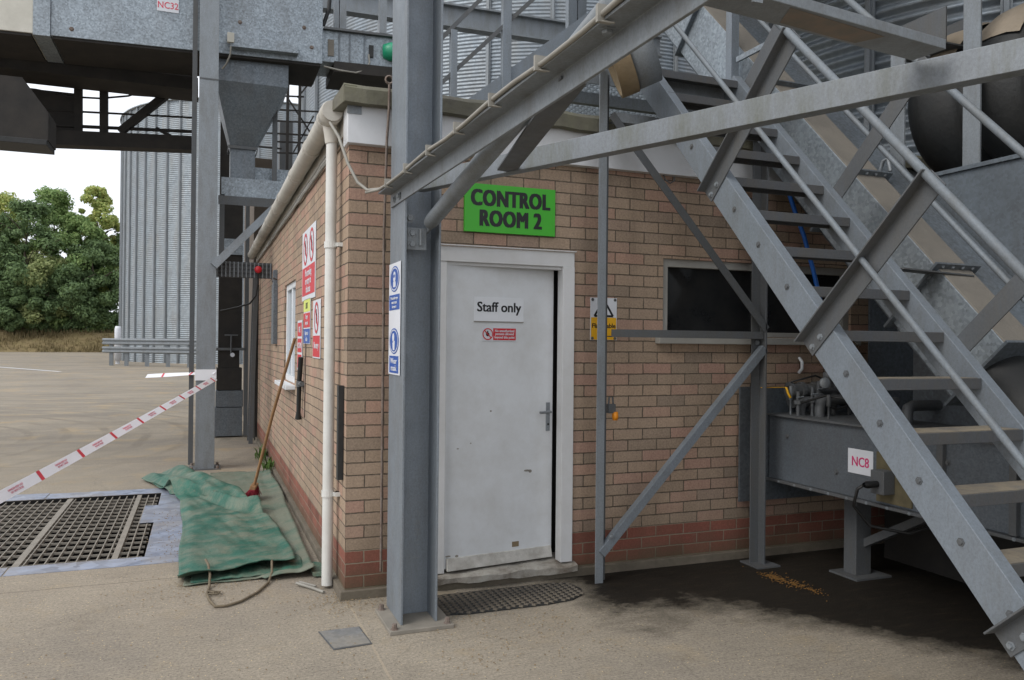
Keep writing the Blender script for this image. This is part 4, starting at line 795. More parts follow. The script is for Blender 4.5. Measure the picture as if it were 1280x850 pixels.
pts = [(3.1, -.3, 1.13), (3.15, -.5, 1.2), (3.25, -.7, 1.18), (3.3, -.95, 1.1)]; MB().tube(pts, .009, 6).build('hose', 'cable_bk', T)
tag(MB().tube([(3.35, -.02, 1.34), (3.35, -.05, 1.37), (3.35, -.05, 1.42), (3.35, -.02, 1.45)], .012, 8).build('wall_valve', 'upvc'), 'small white valve on the brick above the dark pipework', 'valve')
tag(MB().tube([(3.08, -.2, 1.24), (3.08, -.22, 1.20), (3.10, -.22, 1.17)], .009, 6).tube([(2.86, -.2, 1.243), (3.08, -.2, 1.243)], .003, 5).build('yellow_tag', 'yellow'), 'yellow plastic tag hanging beside the dark pipework', 'tag')
# galvanised sheet and an old nest of straw behind the stairs
T = tag(MB().box((3.95, -.10, .9), (4.9, -.085, 2.0)).build('wall_sheet', 'sheet_dull'), 'galvanised sheet standing against the wall behind the stair treads', 'sheet')
nb = MB()
for i in range(500):
    a = Vector((3.62+random.gauss(0, .06), -.16+random.gauss(0, .05), 1.42+random.gauss(0, .09))); dd = Vector((random.gauss(0, 1), random.gauss(0, 1), random.gauss(-.4, .7))).normalized()*random.uniform(.03, .09)
    nb.bar(a, a+dd, .003, .003, (.3, .5, .8))
tag(nb.build('bird_nest', plain('old_straw', '#5c4c34', .95, 0, .4, 30)), 'scruffy straw bird nest behind the stair treads', 'nest')
tag(MB().tube([at(984, 235, 'y', -.25), at(993, 262, 'y', -.25), at(1005, 295, 'y', -.25), at(1016, 335, 'y', -.25), at(1023, 365, 'y', -.25), at(1028, 390, 'y', -.25)], .016, 10).build('hose', 'bluehose'), 'blue hose hanging between the stair treads and the wall', 'hose')
tag(MB().tube([at(832, 148, 'y', -.1), at(824, 150, 'y', -.13), at(818, 154, 'y', -.12), at(823, 157, 'y', -.12), at(840, 160, 'y', -.05)], .012, 8).build('hose', 'bluehose'), 'short loop of blue hose on the roof edge beside the stair stringer', 'hose')
#==OVERHEAD_LEFT==
T = thing('overhead_conveyor', 'overhead galvanised conveyor casing spanning the yard at the upper left', 'conveyor', (-1, 6.4, 5.2))
t1 = .030  # slight incline to the right
def zc(x): return 5.205+t1*x
def ibox(mb, xa, xb, ya, yb, za, zb): 
    v = [(xa, ya, zc(xa)+za), (xb, ya, zc(xb)+za), (xb, yb, zc(xb)+za), (xa, yb, zc(xa)+za), (xa, ya, zc(xa)+zb), (xb, ya, zc(xb)+zb), (xb, yb, zc(xb)+zb), (xa, yb, zc(xa)+zb)]
    return mb.add(v, [(3, 2, 1, 0), (4, 5, 6, 7), (0, 1, 5, 4), (1, 2, 6, 5), (2, 3, 7, 6), (3, 0, 4, 7)])
ibox(MB(), -2.52, .64, 5.98, 6.95, .0, .95).build('casing', 'sheet', T, .004)
ibox(MB(), -2.70, -2.52, 5.96, 6.95, -.02, .97).build('joint', 'sheet', T, .004)
ibox(MB(), -6.5, -2.70, 5.97, 6.95, .0, .95).build('cream_panel', 'cream', T, .006)
ibox(MB(), .64, 2.2, 6.06, 6.7, .06, .48).build('trunk', 'sheet', T, .004)
ibox(MB(), .66, 2.2, 6.0, 6.8, .48, .51).build('cap', 'steel_dk', T)
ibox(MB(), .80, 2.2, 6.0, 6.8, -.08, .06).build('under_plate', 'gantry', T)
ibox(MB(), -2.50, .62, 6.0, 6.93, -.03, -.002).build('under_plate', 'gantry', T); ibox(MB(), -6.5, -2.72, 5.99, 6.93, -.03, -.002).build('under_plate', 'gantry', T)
ibox(MB(), -.52, .32, 5.86, 5.975, .06, .20).build('side_rail', 'sheet', T, .003)
for x in (.86, 1.0, 1.2): ibox(MB(), x, x+.02, 6.045, 6.06, .06, .48).build('rib', 'sheet_dull', T)
ibox(MB(), .72, .80, 6.045, 6.058, .14, .36).build('plate', 'dust', T)
bolts([(x, 5.98, zc(x)+z) for x, z in ((-2.3, .75), (-1.25, .62), (-.4, .42), (.4, .45), (-2.3, .1), (.5, .2))], (0, -1, 0), .018, T, 'rust')
MB().lathe([(0, -.16), (.10, -.15), (.125, -.06), (.13, .0), (.11, .1), (.11, .3)], (1.62, 6.03, zc(1.6)+.28), (1, -.35, 0), 20).build('motor', 'greenmotor', T)
ibox(MB(), 1.27, 1.33, 6.03, 6.06, .18, .34).build('switch', 'rubber', T)
pts = [at(461, 68, 'y', 6.03), at(462, 78, 'y', 6.02), at(458, 87, 'y', 6.02), at(445, 91, 'y', 6.0), at(425, 88, 'y', 6.0), at(405, 83, 'y', 6.0)]; MB().tube(pts, .012, 6).build('switch_cable', 'cable', T)
c = Vector((-1.36, 5.979, 5.655)); c = at(210, 5, 'y', 5.977); S = sign('label_plate', c, UX, UZ, .25, .20, 'signwhite', 'white label reading NC32 on the overhead conveyor casing', 'label', t=.003); text('NC32', .115, c+N*.006+UZ*-.02, UX, UZ, 'letter_red', S, .001, .85)
T2 = thing('junction_box', 'small cream junction box with drooping cable beside the tall left column', 'junction box', at(288, 47, 'y', 5.9))
MB().box(at(284, 54, 'y', 5.9), at(293, 41, 'y', 5.84)).build('box', 'cream', T2, .004); MB().tube([at(289, 54, 'y', 5.87), at(288, 68, 'y', 5.87), at(283, 80, 'y', 5.9), at(278, 86, 'y', 5.95)], .012, 6).build('cable', 'cable', T2)
# hopper under the casing
T = thing('hopper', 'grey tapered steel hopper hanging under the overhead conveyor', 'hopper', (-.1, 6.5, 5.2))
def loft(rects, mat, name, parent):
    m_ = MB(); vs = []
    for x0, x1, y0, y1, z in rects: vs += [(x0, y0, z), (x1, y0, z), (x1, y1, z), (x0, y1, z)]
    fs = [(4*i+k, 4*i+(k+1) % 4, 4*i+4+(k+1) % 4, 4*i+4+k) for i in range(len(rects)-1) for k in range(4)]
    fs = [f[::-1] for f in fs] if rects[0][4] > rects[-1][4] else fs
    m_.add(vs, fs).build(name, mat, parent, .003)
A = at(280, 82, 'y', 6.15); Bq = at(362, 90, 'y', 6.15); C1 = at(283, 102, 'y', 6.15); C2 = at(360, 107, 'y', 6.15); E1_ = at(288, 184, 'y', 6.4); E2_ = at(319, 184, 'y', 6.4); G1 = at(288, 223, 'y', 6.4)
loft([(A.x-.1, C2.x, 6.1, 6.9, 5.21), (A.x-.1, C2.x, 6.1, 6.9, C1.z), (E1_.x, E2_.x, 6.38, 6.75, E1_.z)], 'sheet_dull', 'cone', T)
loft([(E1_.x-.03, E2_.x+.03, 6.35, 6.78, E1_.z+.02), (E1_.x-.03, E2_.x+.03, 6.35, 6.78, E1_.z-.02)], 'steel_dk', 'flange', T)
loft([(E1_.x, E2_.x, 6.38, 6.75, E1_.z-.02), (E1_.x, E2_.x, 6.38, 6.75, G1.z)], 'sheet_dull', 'outlet', T)
# bucket elevator legs and boot below
T = thing('bucket_elevator', 'upright elevator casing coloured dark for its shade with galvanised boot behind the left column', 'elevator', (-.4, 8.8, 0))
EX0, EX1 = -.60, -.20
MB().box((EX0-.02, 8.6, .02), (EX1, 9.0, .47)).build('boot', 'sheet_dull', T, .004); MB().box((EX0, 8.62, .48), (EX1+.01, 8.98, .74)).build('boot', 'sheet_dull', T, .004)
MB().box((EX0+.01, 8.62, .75), (EX1-.01, 8.98, 1.1)).box((EX0+.03, 8.64, 1.1), (EX1-.05, 8.97, 1.40)).build('boot_door', 'gantry', T, .004)
MB().box((EX0+.0, 8.58, 1.38), (EX1+.02, 9.0, 1.42)).build('ledge', 'steel_dk', T); MB().tube([(-.38, 8.55, 1.3), (-.38, 8.55, 1.62)], .012, 6).tube([(-.48, 8.55, 1.62), (-.28, 8.55, 1.62)], .012, 6).build('hand_crank', 'steel_dk', T)
MB().disc((-.36, 8.53, 1.31), UX, UZ, .035, .02, 8).build('rag', 'signwhite', T)
MB().box((EX0+.03, 8.64, 1.42), (EX1-.02, 8.97, 5.2)).build('leg_casing', 'gantry', T, .004)  # near-black colour on legs and boot door stands in for enclosed shade
for x in (EX0-.06, EX1+.05): MB().box((x-.03, 8.6, 0.02), (x+.03, 8.66, 5.2)).build('guide', 'steel_dk', T)
MB().box((EX0+.02, 8.6, 2.9), (EX1-.02, 8.63, 3.15)).build('inspection_plate', 'sheet', T)
# platform frame between column and hopper
T = thing('service_platform', 'galvanised service platform frame beside the hopper above the gutter', 'platform', (-.2, 5.8, 3.3))
MB().box((-.64, 5.74, 3.31), (.9, 5.86, 3.34)).box((-.64, 5.74, 3.23), (.9, 5.75, 3.31)).build('beam', 'steel_dk', T); MB().box((-.60, 6.0, 3.38), (1.0, 6.03, 3.62)).build('toe_board', 'sheet', T); MB().box((-.3, 6.6, 3.7), (.9, 6.62, 3.9)).build('toe_board', 'sheet', T)
MB().bar((-.69, 5.30, 2.42), (.02, 5.70, 3.22), .09, .03, (0, 1, 0)).build('knee_brace', 'steel', T)
MB().box((-.62, 6.0, 2.5), (-.56, 6.06, 3.4)).box((.05, 6.4, 3.3), (.11, 6.46, 5.1)).build('hanger', 'steel_dk', T)
# cable tray with red stop button
T = thing('cable_tray', 'grey perforated cable tray between the left column and the brick wall', 'cable tray', (-.34, 5.6, 2.4)); tb = MB()
tb.box((-.655, 5.62, 2.315), (-.002, 5.64, 2.51))
for k in range(4): tb.box((-.655, 5.60, 2.33+.05*k), (-.002, 5.618, 2.345+.05*k))
tb.build('tray', 'steel_dk', T); 
for i in range(14): MB().box((-.65+i*.048, 5.592, 2.318), (-.635+i*.048, 5.599, 2.508)).build('rung', 'steel', T)
T = thing('stop_button', 'red emergency stop button on the end of the cable tray', 'stop button', (-.17, 5.58, 2.42)); MB().lathe([(0, .05), (.035, .048), (.045, .03), (.045, 0), (.03, 0), (.03, -.03)], (-.17, 5.58, 2.42), (0, -1, 0), 14).build('button', 'red', T)
MB().tube([(-.17, 5.58, 2.37), (-.17, 5.58, 2.25), (-.19, 5.6, 2.1), (-.26, 5.62, 2.0), (-.4, 5.7, 1.95), (-.6, 5.75, 1.9)], .012, 6).build('cable', 'cable_bk', T)
# gantry truss further back, black against the sky
T = thing('gantry', 'dark steel lattice gantry carrying the overhead conveyor across the yard', 'gantry', (-2, 7.6, 4.2))
gy = 7.7
def Pg(px, py): return at(px, py, 'y', gy)
def gb(a, b, w, h, nm='member'): MB().bar(Pg(*a), Pg(*b), w, h, (0, 1, 0)).build(nm, 'gantry', T)
def gh(y, px0, px1, h, dep=.2, s=.145): 
    a, b = Pg(px0, y), Pg(px1, y+s*(px1-px0)*.6); MB().bar(a, b, dep, h, UZ).build('chord', 'gantry', T)
a, b = Pg(-120, 166), Pg(240, 181); MB().bar(a, b, .25, .20, UZ).build('chord', 'gantry', T)
a, b = Pg(-120, 148), Pg(240, 164.5); MB().bar(a, b, .06, .035, UZ).build('rail', 'gantry', T)
a, b = Pg(-120, 128), Pg(240, 147); MB().bar(a, b, .03, .022, UZ).build('rail', 'gantry', T)
a, b = Pg(-120, 68), Pg(244, 90); MB().bar(a, b, .5, .30, UZ).build('chord', 'gantry', T)
MB().box((-6.5, 7.0, 4.98), (-.9, 7.6, 5.15)).build('deck', 'gantry', T)
gb((130, 95), (130, 170), .1, .14); gb((98, 95), (98, 170), .1, .10); gb((150, 165), (225, 105), .1, .13); gb((165, 116), (240, 121), .06, .09); gb((160, 96), (165, 118), .05, .06); gb((195, 160), (240, 185), .04, .05); gb((210, 112), (170, 150), .012, .012)
MB().tube([Pg(0, 107), Pg(45, 112), Pg(90, 121), Pg(125, 123), Pg(160, 120), Pg(185, 112)], .014, 6).tube([Pg(142, 96), Pg(146, 110), Pg(154, 116), Pg(159, 112), Pg(158, 98)], .014, 6).build('cable', 'cable_bk', T)
MB().box(Pg(-60, 100), Pg(96, 165)+Vector((0, .1, 0))).build('side_plate', 'gantry', T)
T = thing('drop_chute', 'dark inverted chute body hanging at the upper left edge', 'chute', atz(20, 180, 8.6))
a, b = at(-60, 100, 'y', 5.9), at(70, 188, 'y', 5.9); zt_ = at(30, 100, 'y', 5.5).z
loft([(a.x, at(30, 100, 'y', 5.5).x, 5.4, 5.9, zt_), (a.x, b.x, 5.4, 5.9, at(70, 142, 'y', 5.4).z), (a.x, b.x, 5.4, 5.9, b.z)], 'gantry', 'body', T)
MB().box((a.x, 5.37, b.z-.06), (b.x-.01, 5.88, b.z)).build('lip', 'rubber', T, .004)
# lattice mast and pipes behind the gutter
T = thing('lattice_mast', 'black lattice mast of thin bars rising behind the gutter', 'mast', at(360, 300, 'y', 10)); my = 10.0
def Pm(px, py): return at(px, py, 'y', my)
for px in (345, 360, 375): MB().bar(Pm(px, 105), Pm(px-3, 330), .05, .05, (0, 1, 0)).build('post', 'gantry', T)
lat = MB()
for q in (((354, 120), (380, 121)), ((345, 137), (425, 141)), ((345, 151), (400, 154)), ((330, 166), (385, 169)), ((345, 177), (392, 179)), ((358, 120), (392, 172)), ((392, 145), (367, 190)), ((398, 90), (372, 122)), ((320, 183), (352, 186)), ((345, 191), (385, 192)), ((378, 108), (390, 92))): lat.bar(Pm(*q[0]), Pm(*q[1]), .025, .03, (0, 1, 0))
lat.build('lacing', 'gantry', T)
T = tag(MB().box(at(350, 150, 'y', 10.3), at(362, 330, 'y', 10.6)).build('leg_casing', 'steel_dk'), 'tall grey casing beside the black lattice mast', 'casing')
tag(MB().tube([at(344, 138, 'y', 9.5), at(344, 190, 'y', 9.5), at(344, 214, 'y', 9.5), at(349, 224, 'y', 9.4), at(358, 233, 'y', 9.2), at(364, 237, 'y', 9.)], .03, 10).build('hose', 'bluehose'), 'bright blue hose dropping behind the gutter by the lattice mast', 'hose')
# steelwork over the roof
T = tag(MB().prism([(a, b) for a, b in hsec(.18, .36, .02, .03)], (-.2, 7.1, 6.56), (6.5, 7.1, 6.66), (0, 1, 0), UZ).build('rear_beam', 'steel', loc=(0, 7.1, 6.5)), 'long horizontal I-beam crossing behind the front column in front of the silo', 'steel beam')
T = thing('roof_stair', 'second stair with sloping rails rising over the flat roof behind the column', 'staircase', (1.5, 2, 3.05))
ry = 2.0
def Pr(px, py): return at(px, py, 'y', ry)
for px, y0_, y1_, w_ in ((566, 38, 125, .06), (632, -90, 120, .085)): a, b = Pr(px, y1_), Pr(px, y0_); MB().box((a.x-w_/2, ry-.03, 3.03), (a.x+w_/2, ry+.03, b.z)).build('stanchion', 'steel_b', T, .003)
MB().bar(Pr(545, 55), Pr(720, -120), .035, .035, (0, 1, 0)).build('handrail', 'steel_dk', T); MB().bar(Pr(545, 110), Pr(720, -50), .035, .035, (0, 1, 0)).build('mid_rail', 'steel_dk', T)
a, b = Pr(560, 160), Pr(800, -15); MB().prism([(0, -.10), (.01, -.10), (.01, .09), (.07, .09), (.07, .10), (0, .10)], a, b, (0, 1, 0), (b-a).normalized().cross(Vector((0, 1, 0))).normalized()*-1).build('stringer', 'steel_b', T)
for px in (728, 716): a = at(px, 20, 'y', 3.); MB().box((a.x-.05, 3, 3.03), (a.x+.05, 3.08, 5.4)).build('post', 'steel_b', T)
tag(MB().tube([at(412, 0, 'y', 6.3), at(411, 12, 'y', 6.3), at(404, 32, 'y', 6.3)], .03, 6).build('cable', 'cable_bk'), 'thick black cable curving down onto the overhead conveyor', 'cable')
T = thing('support_post', 'short steel support legs standing on the overhead conveyor trunk', 'support', at(425, 30, 'y', 6.4))
for px, w_ in ((420, .06), (428, .09), (478, .1)): a, b = at(px, 34, 'y', 6.4), at(px+1, -10, 'y', 6.4); MB().box((a.x-w_/2, 6.35, a.z-.1), (a.x+w_/2, 6.45, b.z)).build('leg', 'steel', T)
MB().box((-.955, 5.80, 0), (-.90, 5.90, 7.5)).build('post', 'steel_dk', bpy.data.objects['gantry'])
# ladder against the far end of the left wall
T = thing('ladder', 'dark ladder leaning at the far end of the left brick wall', 'ladder', (-.1, 8, 0))
for y in (7.7, 8.1): MB().bar((-.12, y, 0), (-.06, y, 2.5), .04, .06, UX).build('stile', 'steel_dk', T)
for i in range(9): MB().tube([(-.115+.006*i, 7.7, .25+.26*i), (-.115+.006*i, 8.1, .25+.26*i)], .015, 6).build('rung', 'steel_dk', T)
tag(MB().prism([(0, 0), (.3, 0), (.3, 4.6), (0, 4.6)], (-.02, 9.2, 0), (-.02, 12.5, 0), UX, UZ).build('far_wall', plain('weathered_board', '#5c5248', .9, 0, .25, 3)), 'brown boarded wall beyond the far corner of the brick building', 'wall')
#==GROUND_ITEMS==
# floor grating with its frame plates
T = thing('floor_grating', 'large steel floor grating over a pit at the left', 'grating', (-2.5, 2.6, 0)); gx0, gx1, gy0, gy1 = -4.55, -1.19, 1.42, 3.9
MB_ = MB()
x = gx0
while x < gx1-.01:
    y_end = gy1 if x < -1.33 else gy1
    MB_.box((x-.004, gy0, -.034), (x+.004, gy1, -.006)); x += .064
MB_.build('bearing_bars', 'grate', T)
MB_ = MB(); y = gy0+.05
while y < gy1: MB_.box((gx0, y-.004, -.024), (gx1, y+.004, -.008)); y += .152
MB_.build('cross_bars', 'grate', T)
for x in (-3.85, -2.62, -1.965, -1.365): MB().box((x-.02, gy0, -.065), (x+.02, gy1, -.001)).build('panel_edge', 'grate', T)
k = MB(); k.box((-4.6, 1.19, -.02), (-2.0, 1.40, .004)).build('kerb_plate', 'plate_blue', T, .001); MB().box((-1.99, 1.19, -.02), (-.93, 1.40, .004)).build('kerb_plate', 'plate_blue', T, .001)
MB().box((-1.17, 1.41, -.02), (-.91, 2.55, .004)).build('kerb_plate', 'plate_blue', T, .001); MB().box((-1.17, 2.56, -.02), (-.93, 3.93, .004)).build('kerb_plate', 'plate_blue', T, .001); MB().box((-4.6, 3.94, -.02), (-2.2, 4.25, .004)).build('kerb_plate', 'plate_blue', T, .001); MB().box((-2.19, 3.94, -.02), (-.95, 4.2, .004)).build('kerb_plate', 'plate_blue', T, .001)
MB().slab([(-1.28, 2.55, .0), (-1.17, 2.55, .0), (-1.17, 3.3, .0), (-1.28, 3.3, .0)], UZ, .003).build('patch_plate', 'plate_blue', T)
# tarpaulin
def ip(tab, y): return float(np.interp(y, [a for a, b in tab], [b for a, b in tab]))
def cloth(left, right, ys, nz0, fz, mat, name, nxn=46):
    m_ = MB(); n = len(ys)
    for j, y in enumerate(ys):
        l, r = ip(left, y), ip(right, y)
        for i in range(nxn+1):
            s_ = i/nxn; m_.v.append((l+(r-l)*s_+.030*nz(y, s_*2+nxn, 1.3), y+fz(s_, y)[1], fz(s_, y)[0]))
    for j in range(n-1):
        for i in range(nxn): a = j*(nxn+1)+i; m_.f.append((a, a+1, a+nxn+2, a+nxn+1)); m_.sm.append(True)
    o = m_.build(name, mat, T); q = o.modifiers.new('thickness', 'SOLIDIFY'); q.thickness = .006; q.offset = -1; return o
from mathutils import noise as mn
def nz(x, y, s): return mn.noise(Vector((x*s, y*s, 3.7)))
T = thing('tarpaulin', 'folded dusty green tarpaulin lying on the ground along the left wall', 'tarpaulin', (-.6, 2.5, 0))
ys = list(np.linspace(.52, 4.95, 70))
def f1(s, y):
    z = .012+.012*abs(nz(s*2, y, 2.2))+.03*max(0, s-.86)/.14+.035*math.exp(-((y-.56)/.08)**2)*(s > .55)*min(1, (s-.55)*6); return z, (.05 if s < .6 else 0)-.02*nz(s, 1, 5)
cloth([(.5, -.90), (3, -.88), (4.9, -.72)], [(.5, -.095), (.9, -.10), (2.5, -.075), (4.95, -.05)], ys, 0, f1, 'tarp_dusty', 'under_layer')
ys = list(np.linspace(.56, 4.75, 90))
Lf = [(.5, -.935), (2.5, -.95), (3.38, -.985), (3.85, -1.09), (4.3, -1.24), (4.75, -1.40)]; Rt = [(.5, -.2), (.82, -.195), (1.93, -.233), (2.6, -.314), (3.2, -.43), (3.67, -.56), (4.34, -.79), (4.75, -.86)]
def f2(s, y):
    fold = math.exp(-((s-1.0)/.10)**2)*.02+math.exp(-(s/.07)**2)*-.02
    hem = .07*math.exp(-((y-.57)/.08)**2)*(1-.4*s)*(.75+.25*math.sin(s*11))
    dg = y-(3.75-1.15*s+.12*math.sin(s*6)); ridge = .085*math.exp(-((dg-.10)/.13)**2)-.02*math.exp(-((dg+.12)/.08)**2)
    mound = .15*math.exp(-((y-4.35)/.45)**2)*math.exp(-((s-.62)/.30)**2)+.05*math.exp(-((y-3.75)/.16)**2)*(1-s)
    cr = .028*(1-abs(2*((s*2.2+y*.9+.25*nz(s*3, y, 1.5)) % 1)-1))**3*max(0, min(1, (y-2.6)/1.2))
    wr = .010*nz(s*1.5, y, 3.5)+.016*abs(nz(s*2.6+y*.6, y*.8, 2.0))
    return .038+fold+hem+mound+ridge+cr*.6+wr, -.05*s*0+(-.02*math.sin(s*7)+.18*s if y < .9 else .18*s*max(0, 1-(y-.9)/.8))
cloth(Lf, Rt, ys, 0, f2, 'tarp', 'top_layer')
bf = MB(); nt_, ns_ = 34, 60
for j in range(nt_+1):
    for i in range(ns_+1):
        s_, t_ = i/ns_, j/nt_; yf = 3.80-1.25*s_**1.1+.05*math.sin(s_*9); yb = 4.78-.35*s_; y = yf+(yb-yf)*t_
        l, r = ip(Lf, y), ip(Rt, y)+.01; x = l-.01+(r-l+.02)*s_
        z = .075+.075*math.sin(PI*min(1, t_*1.6))**.7*(.55+.45*math.sin(PI*s_))-.045*math.exp(-(t_/.06)**2)
        z += .10*math.exp(-((t_-.62)/.22)**2)*math.exp(-((s_-.6)/.2)**2)+.022*nz(s_*4, y*1.3, 1.8)+.02*(1-abs(2*((t_*2.6+s_*.8) % 1)-1))**2*(1-s_*.6)
        z *= min(1, .35+4*s_)*(1 if s_ < .93 else .6)
        bf.v.append((x, y, z))
for j in range(nt_):
    for i in range(ns_): a = j*(ns_+1)+i; bf.f.append((a, a+1, a+ns_+2, a+ns_+1)); bf.sm.append(True)
o = bf.build('back_fold', 'tarp', T); q = o.modifiers.new('thickness', 'SOLIDIFY'); q.thickness = .006; q.offset = -1
ys = list(np.linspace(.57, 1.0, 10)); cloth([(.5, -.86), (1, -.86)], [(.5, -.15), (1, -.15)], ys, 0, lambda s, y: (.026+.01*nz(s*3, y, 4), .05*s), 'tarp', 'middle_fold')
MB().slab([(-.12, .50, .012), (-.03, .47, .012), (-.04, .75, .012), (-.12, .8, .012)], UZ, .02).build('corner_flap', 'tarp', T)
rp = [(-.77, .86, .085), (-.755, .70, .095), (-.745, .58, .06), (-.75, .48, .012), (-.765, .35, .01), (-.75, .22, .01), (-.72, .09, .01), (-.66, .085, .01), (-.58, .14, .01), (-.48, .28, .01), (-.40, .46, .012), (-.37, .58, .04), (-.36, .72, .08)]
from mathutils.geometry import interpolate_bezier
tag(MB().tube(rp, .008, 8).tube([(-.755, .33, .014), (-.70, .30, .02), (-.69, .36, .012), (-.76, .38, .018), (-.72, .33, .02)], .006, 6).build('rope', plain('dirty_rope', '#6d6250', .9, 0, .3, 60)), 'loop of dirty rope tied to the tarpaulin front edge', 'rope')
# broom leaning on the wall
T = thing('broom', 'wooden-handled broom with red bristles leaning on the left wall over the tarpaulin', 'broom', (-.34, 3.25, .03))
h0 = Vector((-.325, 3.22, .16)); h1 = Vector((-.015, 2.75, 1.56)); MB().tube([h0, (h0+h1)/2+Vector((-.012, 0, .0)), h1], [.014, .015, .014], 10).build('handle', 'wood', T)
dr = (h1-h0).normalized(); hb = h0-dr*.02; MB().bar(hb-Vector((.02, .11, 0)), hb+Vector((.02, .11, 0)), .055, .04, dr).build('head', 'wood', T, .006)
bs = MB()
for i in range(420):
    a = random.uniform(-.12, .12); b_ = random.uniform(-.03, .03); q = hb+Vector((.02/.11*a+b_, a, -.015)); e = q+Vector((random.gauss(-.03, .02)+b_*.7, random.gauss(0, .012)+a*.15, -.14+abs(b_)*.2)); e.z = max(.04, e.z); bs.bar(q, e, .004, .004, (0, 1, .1))
bs.build('bristles', 'bristle', T)
# lance on the wall
T = thing('hose_lance', 'black pipe lance with a valve hung on the left wall below the signs', 'lance', (-.03, 2.2, 1.1))
MB().tube([(-.03, 2.12, 1.40), (-.035, 2.17, 1.2), (-.03, 2.25, .93), (-.03, 2.27, .87)], [.022, .02, .019, .028], 10).build('pipe', 'rubber', T); MB().tube([(-.03, 2.28, 1.17), (-.03, 2.02, 1.18)], .02, 10).lathe([(.03, 0), (.03, .05)], (-.03, 2.17, 1.15), n=10).build('valve', 'steel_dk', T); MB().tube([(-.005, 2.0, 1.55), (-.008, 2.03, .9)], .006, 6).build('bracket', 'rust', T)
tag(MB().box((-.035, .08, .70), (-.003, .14, 1.27)).box((-.035, .62, .55), (-.003, .70, 1.28)).build('pipe_guard', 'rubber'), 'black rubber guards on the wall on both sides of the downpipe', 'guard')
tag(MB().tube([(.208, -.04, .16), (.209, -.035, 1.2), (.206, -.037, 2.2), (.208, -.085, 2.75), (.208, -.135, 2.92), (.208, -.14, 3.06)], .008, 8).lathe([(.022, -.006), (.03, 0), (.022, .006), (.014, 0), (.022, -.006)], (.208, -.14, 3.085), (0, 1, 0), 12).build('earth_rod', 'rust'), 'rusty rod with a ring top standing against the brick beside the column', 'rod')
# barrier tape
def tape(pts, wdt, label, tw=0.35, txt=True):
    T = thing('barrier_tape', label, 'barrier tape', pts[0]); m_ = MB(); r_b = MB(); P = []
    n = 60; a, b = Vector(pts[0]), Vector(pts[1]); L = (b-a).length
    dirv = (b-a).normalized(); side = Vector((dirv.y, -dirv.x, 0)).normalized()
    def q(t): 
        c = a+(b-a)*t; c.z -= pts[2]*4*t*(1-t); an = -.75+tw*math.sin(t*5+.6); up = (UZ*math.cos(an)+side*math.sin(an)); return c, up
    for i in range(n):
        (c0, u0), (c1, u1) = q(i/n), q((i+1)/n); m_.add([c0-u0*wdt/2, c1-u1*wdt/2, c1+u1*wdt/2, c0+u0*wdt/2], [(0, 1, 2, 3)])
    m_.build('strip', 'tapewhite', T); step = .62/L; t = step*.6
    nn = dirv.cross(UZ)
    while t < 1:
        (c0, u0), (c1, u1) = q(t), q(min(1, t+.045/L)); bb = MB()
        for sg in (1, -1):
            o = u0.cross(dirv).normalized()*.0012*sg; bb.add([c0-u0*wdt/2+o, c1-u1*wdt/2+o, c1+u1*wdt/2+o, c0+u0*wdt/2+o], [(0, 1, 2, 3)])
        bb.build('band', 'tapered', T)
        if txt and t+step*.55 < 1:
            cm, um = q(t+step*.54); dv = (q(t+step*.6)[0]-q(t+step*.5)[0]).normalized(); uu = (um-dv*um.dot(dv)).normalized(); nrm = dv.cross(uu)
            if nrm.dot(CAM-cm) < 0: dv = -dv; nrm = -nrm
            text('DANGER KEEP OUT\nDO NOT CROSS', wdt*.27, cm+nrm*.002, dv, uu, 'tapetext', T, 0, 1.1, ls=1.)
        t += step
    return T
A = Vector((-.66, 5.32, 1.085)); E = at(-2, 622, 'x', -1.86)
E = atz(-60, 650, 4.1); E = A+(E-A)*1.35
T = thing('tape_stand', 'short steel stand holding the low end of the barrier tape beyond the left edge', 'stand', (E.x, E.y, 0))
MB().tube([(E.x, E.y, 0), (E.x, E.y, E.z+.12)], .02, 10).build('pole', 'steel', T); MB().lathe([(0, .05), (.06, .045), (.2, .02), (.2, 0)], (E.x, E.y, 0), n=20).build('foot', 'rubber', T)
tape((E, A, .02), .068, 'long red and white barrier tape stretched low from the left edge to the steel column', .25)
tape((at(183, 470, 'y', 6.6), Vector((-.66, 5.325, 1.155)), .0), .055, 'short end of red and white tape blown back from the steel column', .25, False)
MB_ = MB().box((-.885, 5.335, 1.06), (-.645, 5.343, 1.19)); tag(MB_.build('tape_wrap', 'tapewhite'), 'white wrap of barrier tape round the left steel column', 'barrier tape')
# cover plate, doormat, spilled grain, weeds
T = thing('cover_plate', 'small worn steel cover plate set in the concrete left of the column', 'cover plate', (-.1, -.6, 0)); q = [at(400, 790, 'z', .004), at(418, 811, 'z', .004), at(463, 804, 'z', .004), at(448, 784, 'z', .004)]
MB().slab(q, UZ, .003).build('plate', 'plate_grey', T); cc = sum(q, Vector())/4
MB().slab([cc+(p-cc)*1.08-UZ*.002 for p in q], UZ, .002).build('rim', 'steel_dk', T)
T = thing('doormat', 'ragged dusty rubber doormat with holes in front of the white door', 'doormat', (.9, -.3, 0)); 
out = [(.47, -.47), (.62, -.50), (.85, -.50), (1.1, -.50), (1.28, -.47), (1.38, -.40), (1.42, -.30), (1.40, -.17), (1.3, -.13), (1.0, -.13), (.7, -.13), (.46, -.13), (.40, -.2), (.41, -.36)]
MB().slab([(a, b, .001) for a, b in out], UZ, .007).build('backing', 'rubber', T)
mm = MB()
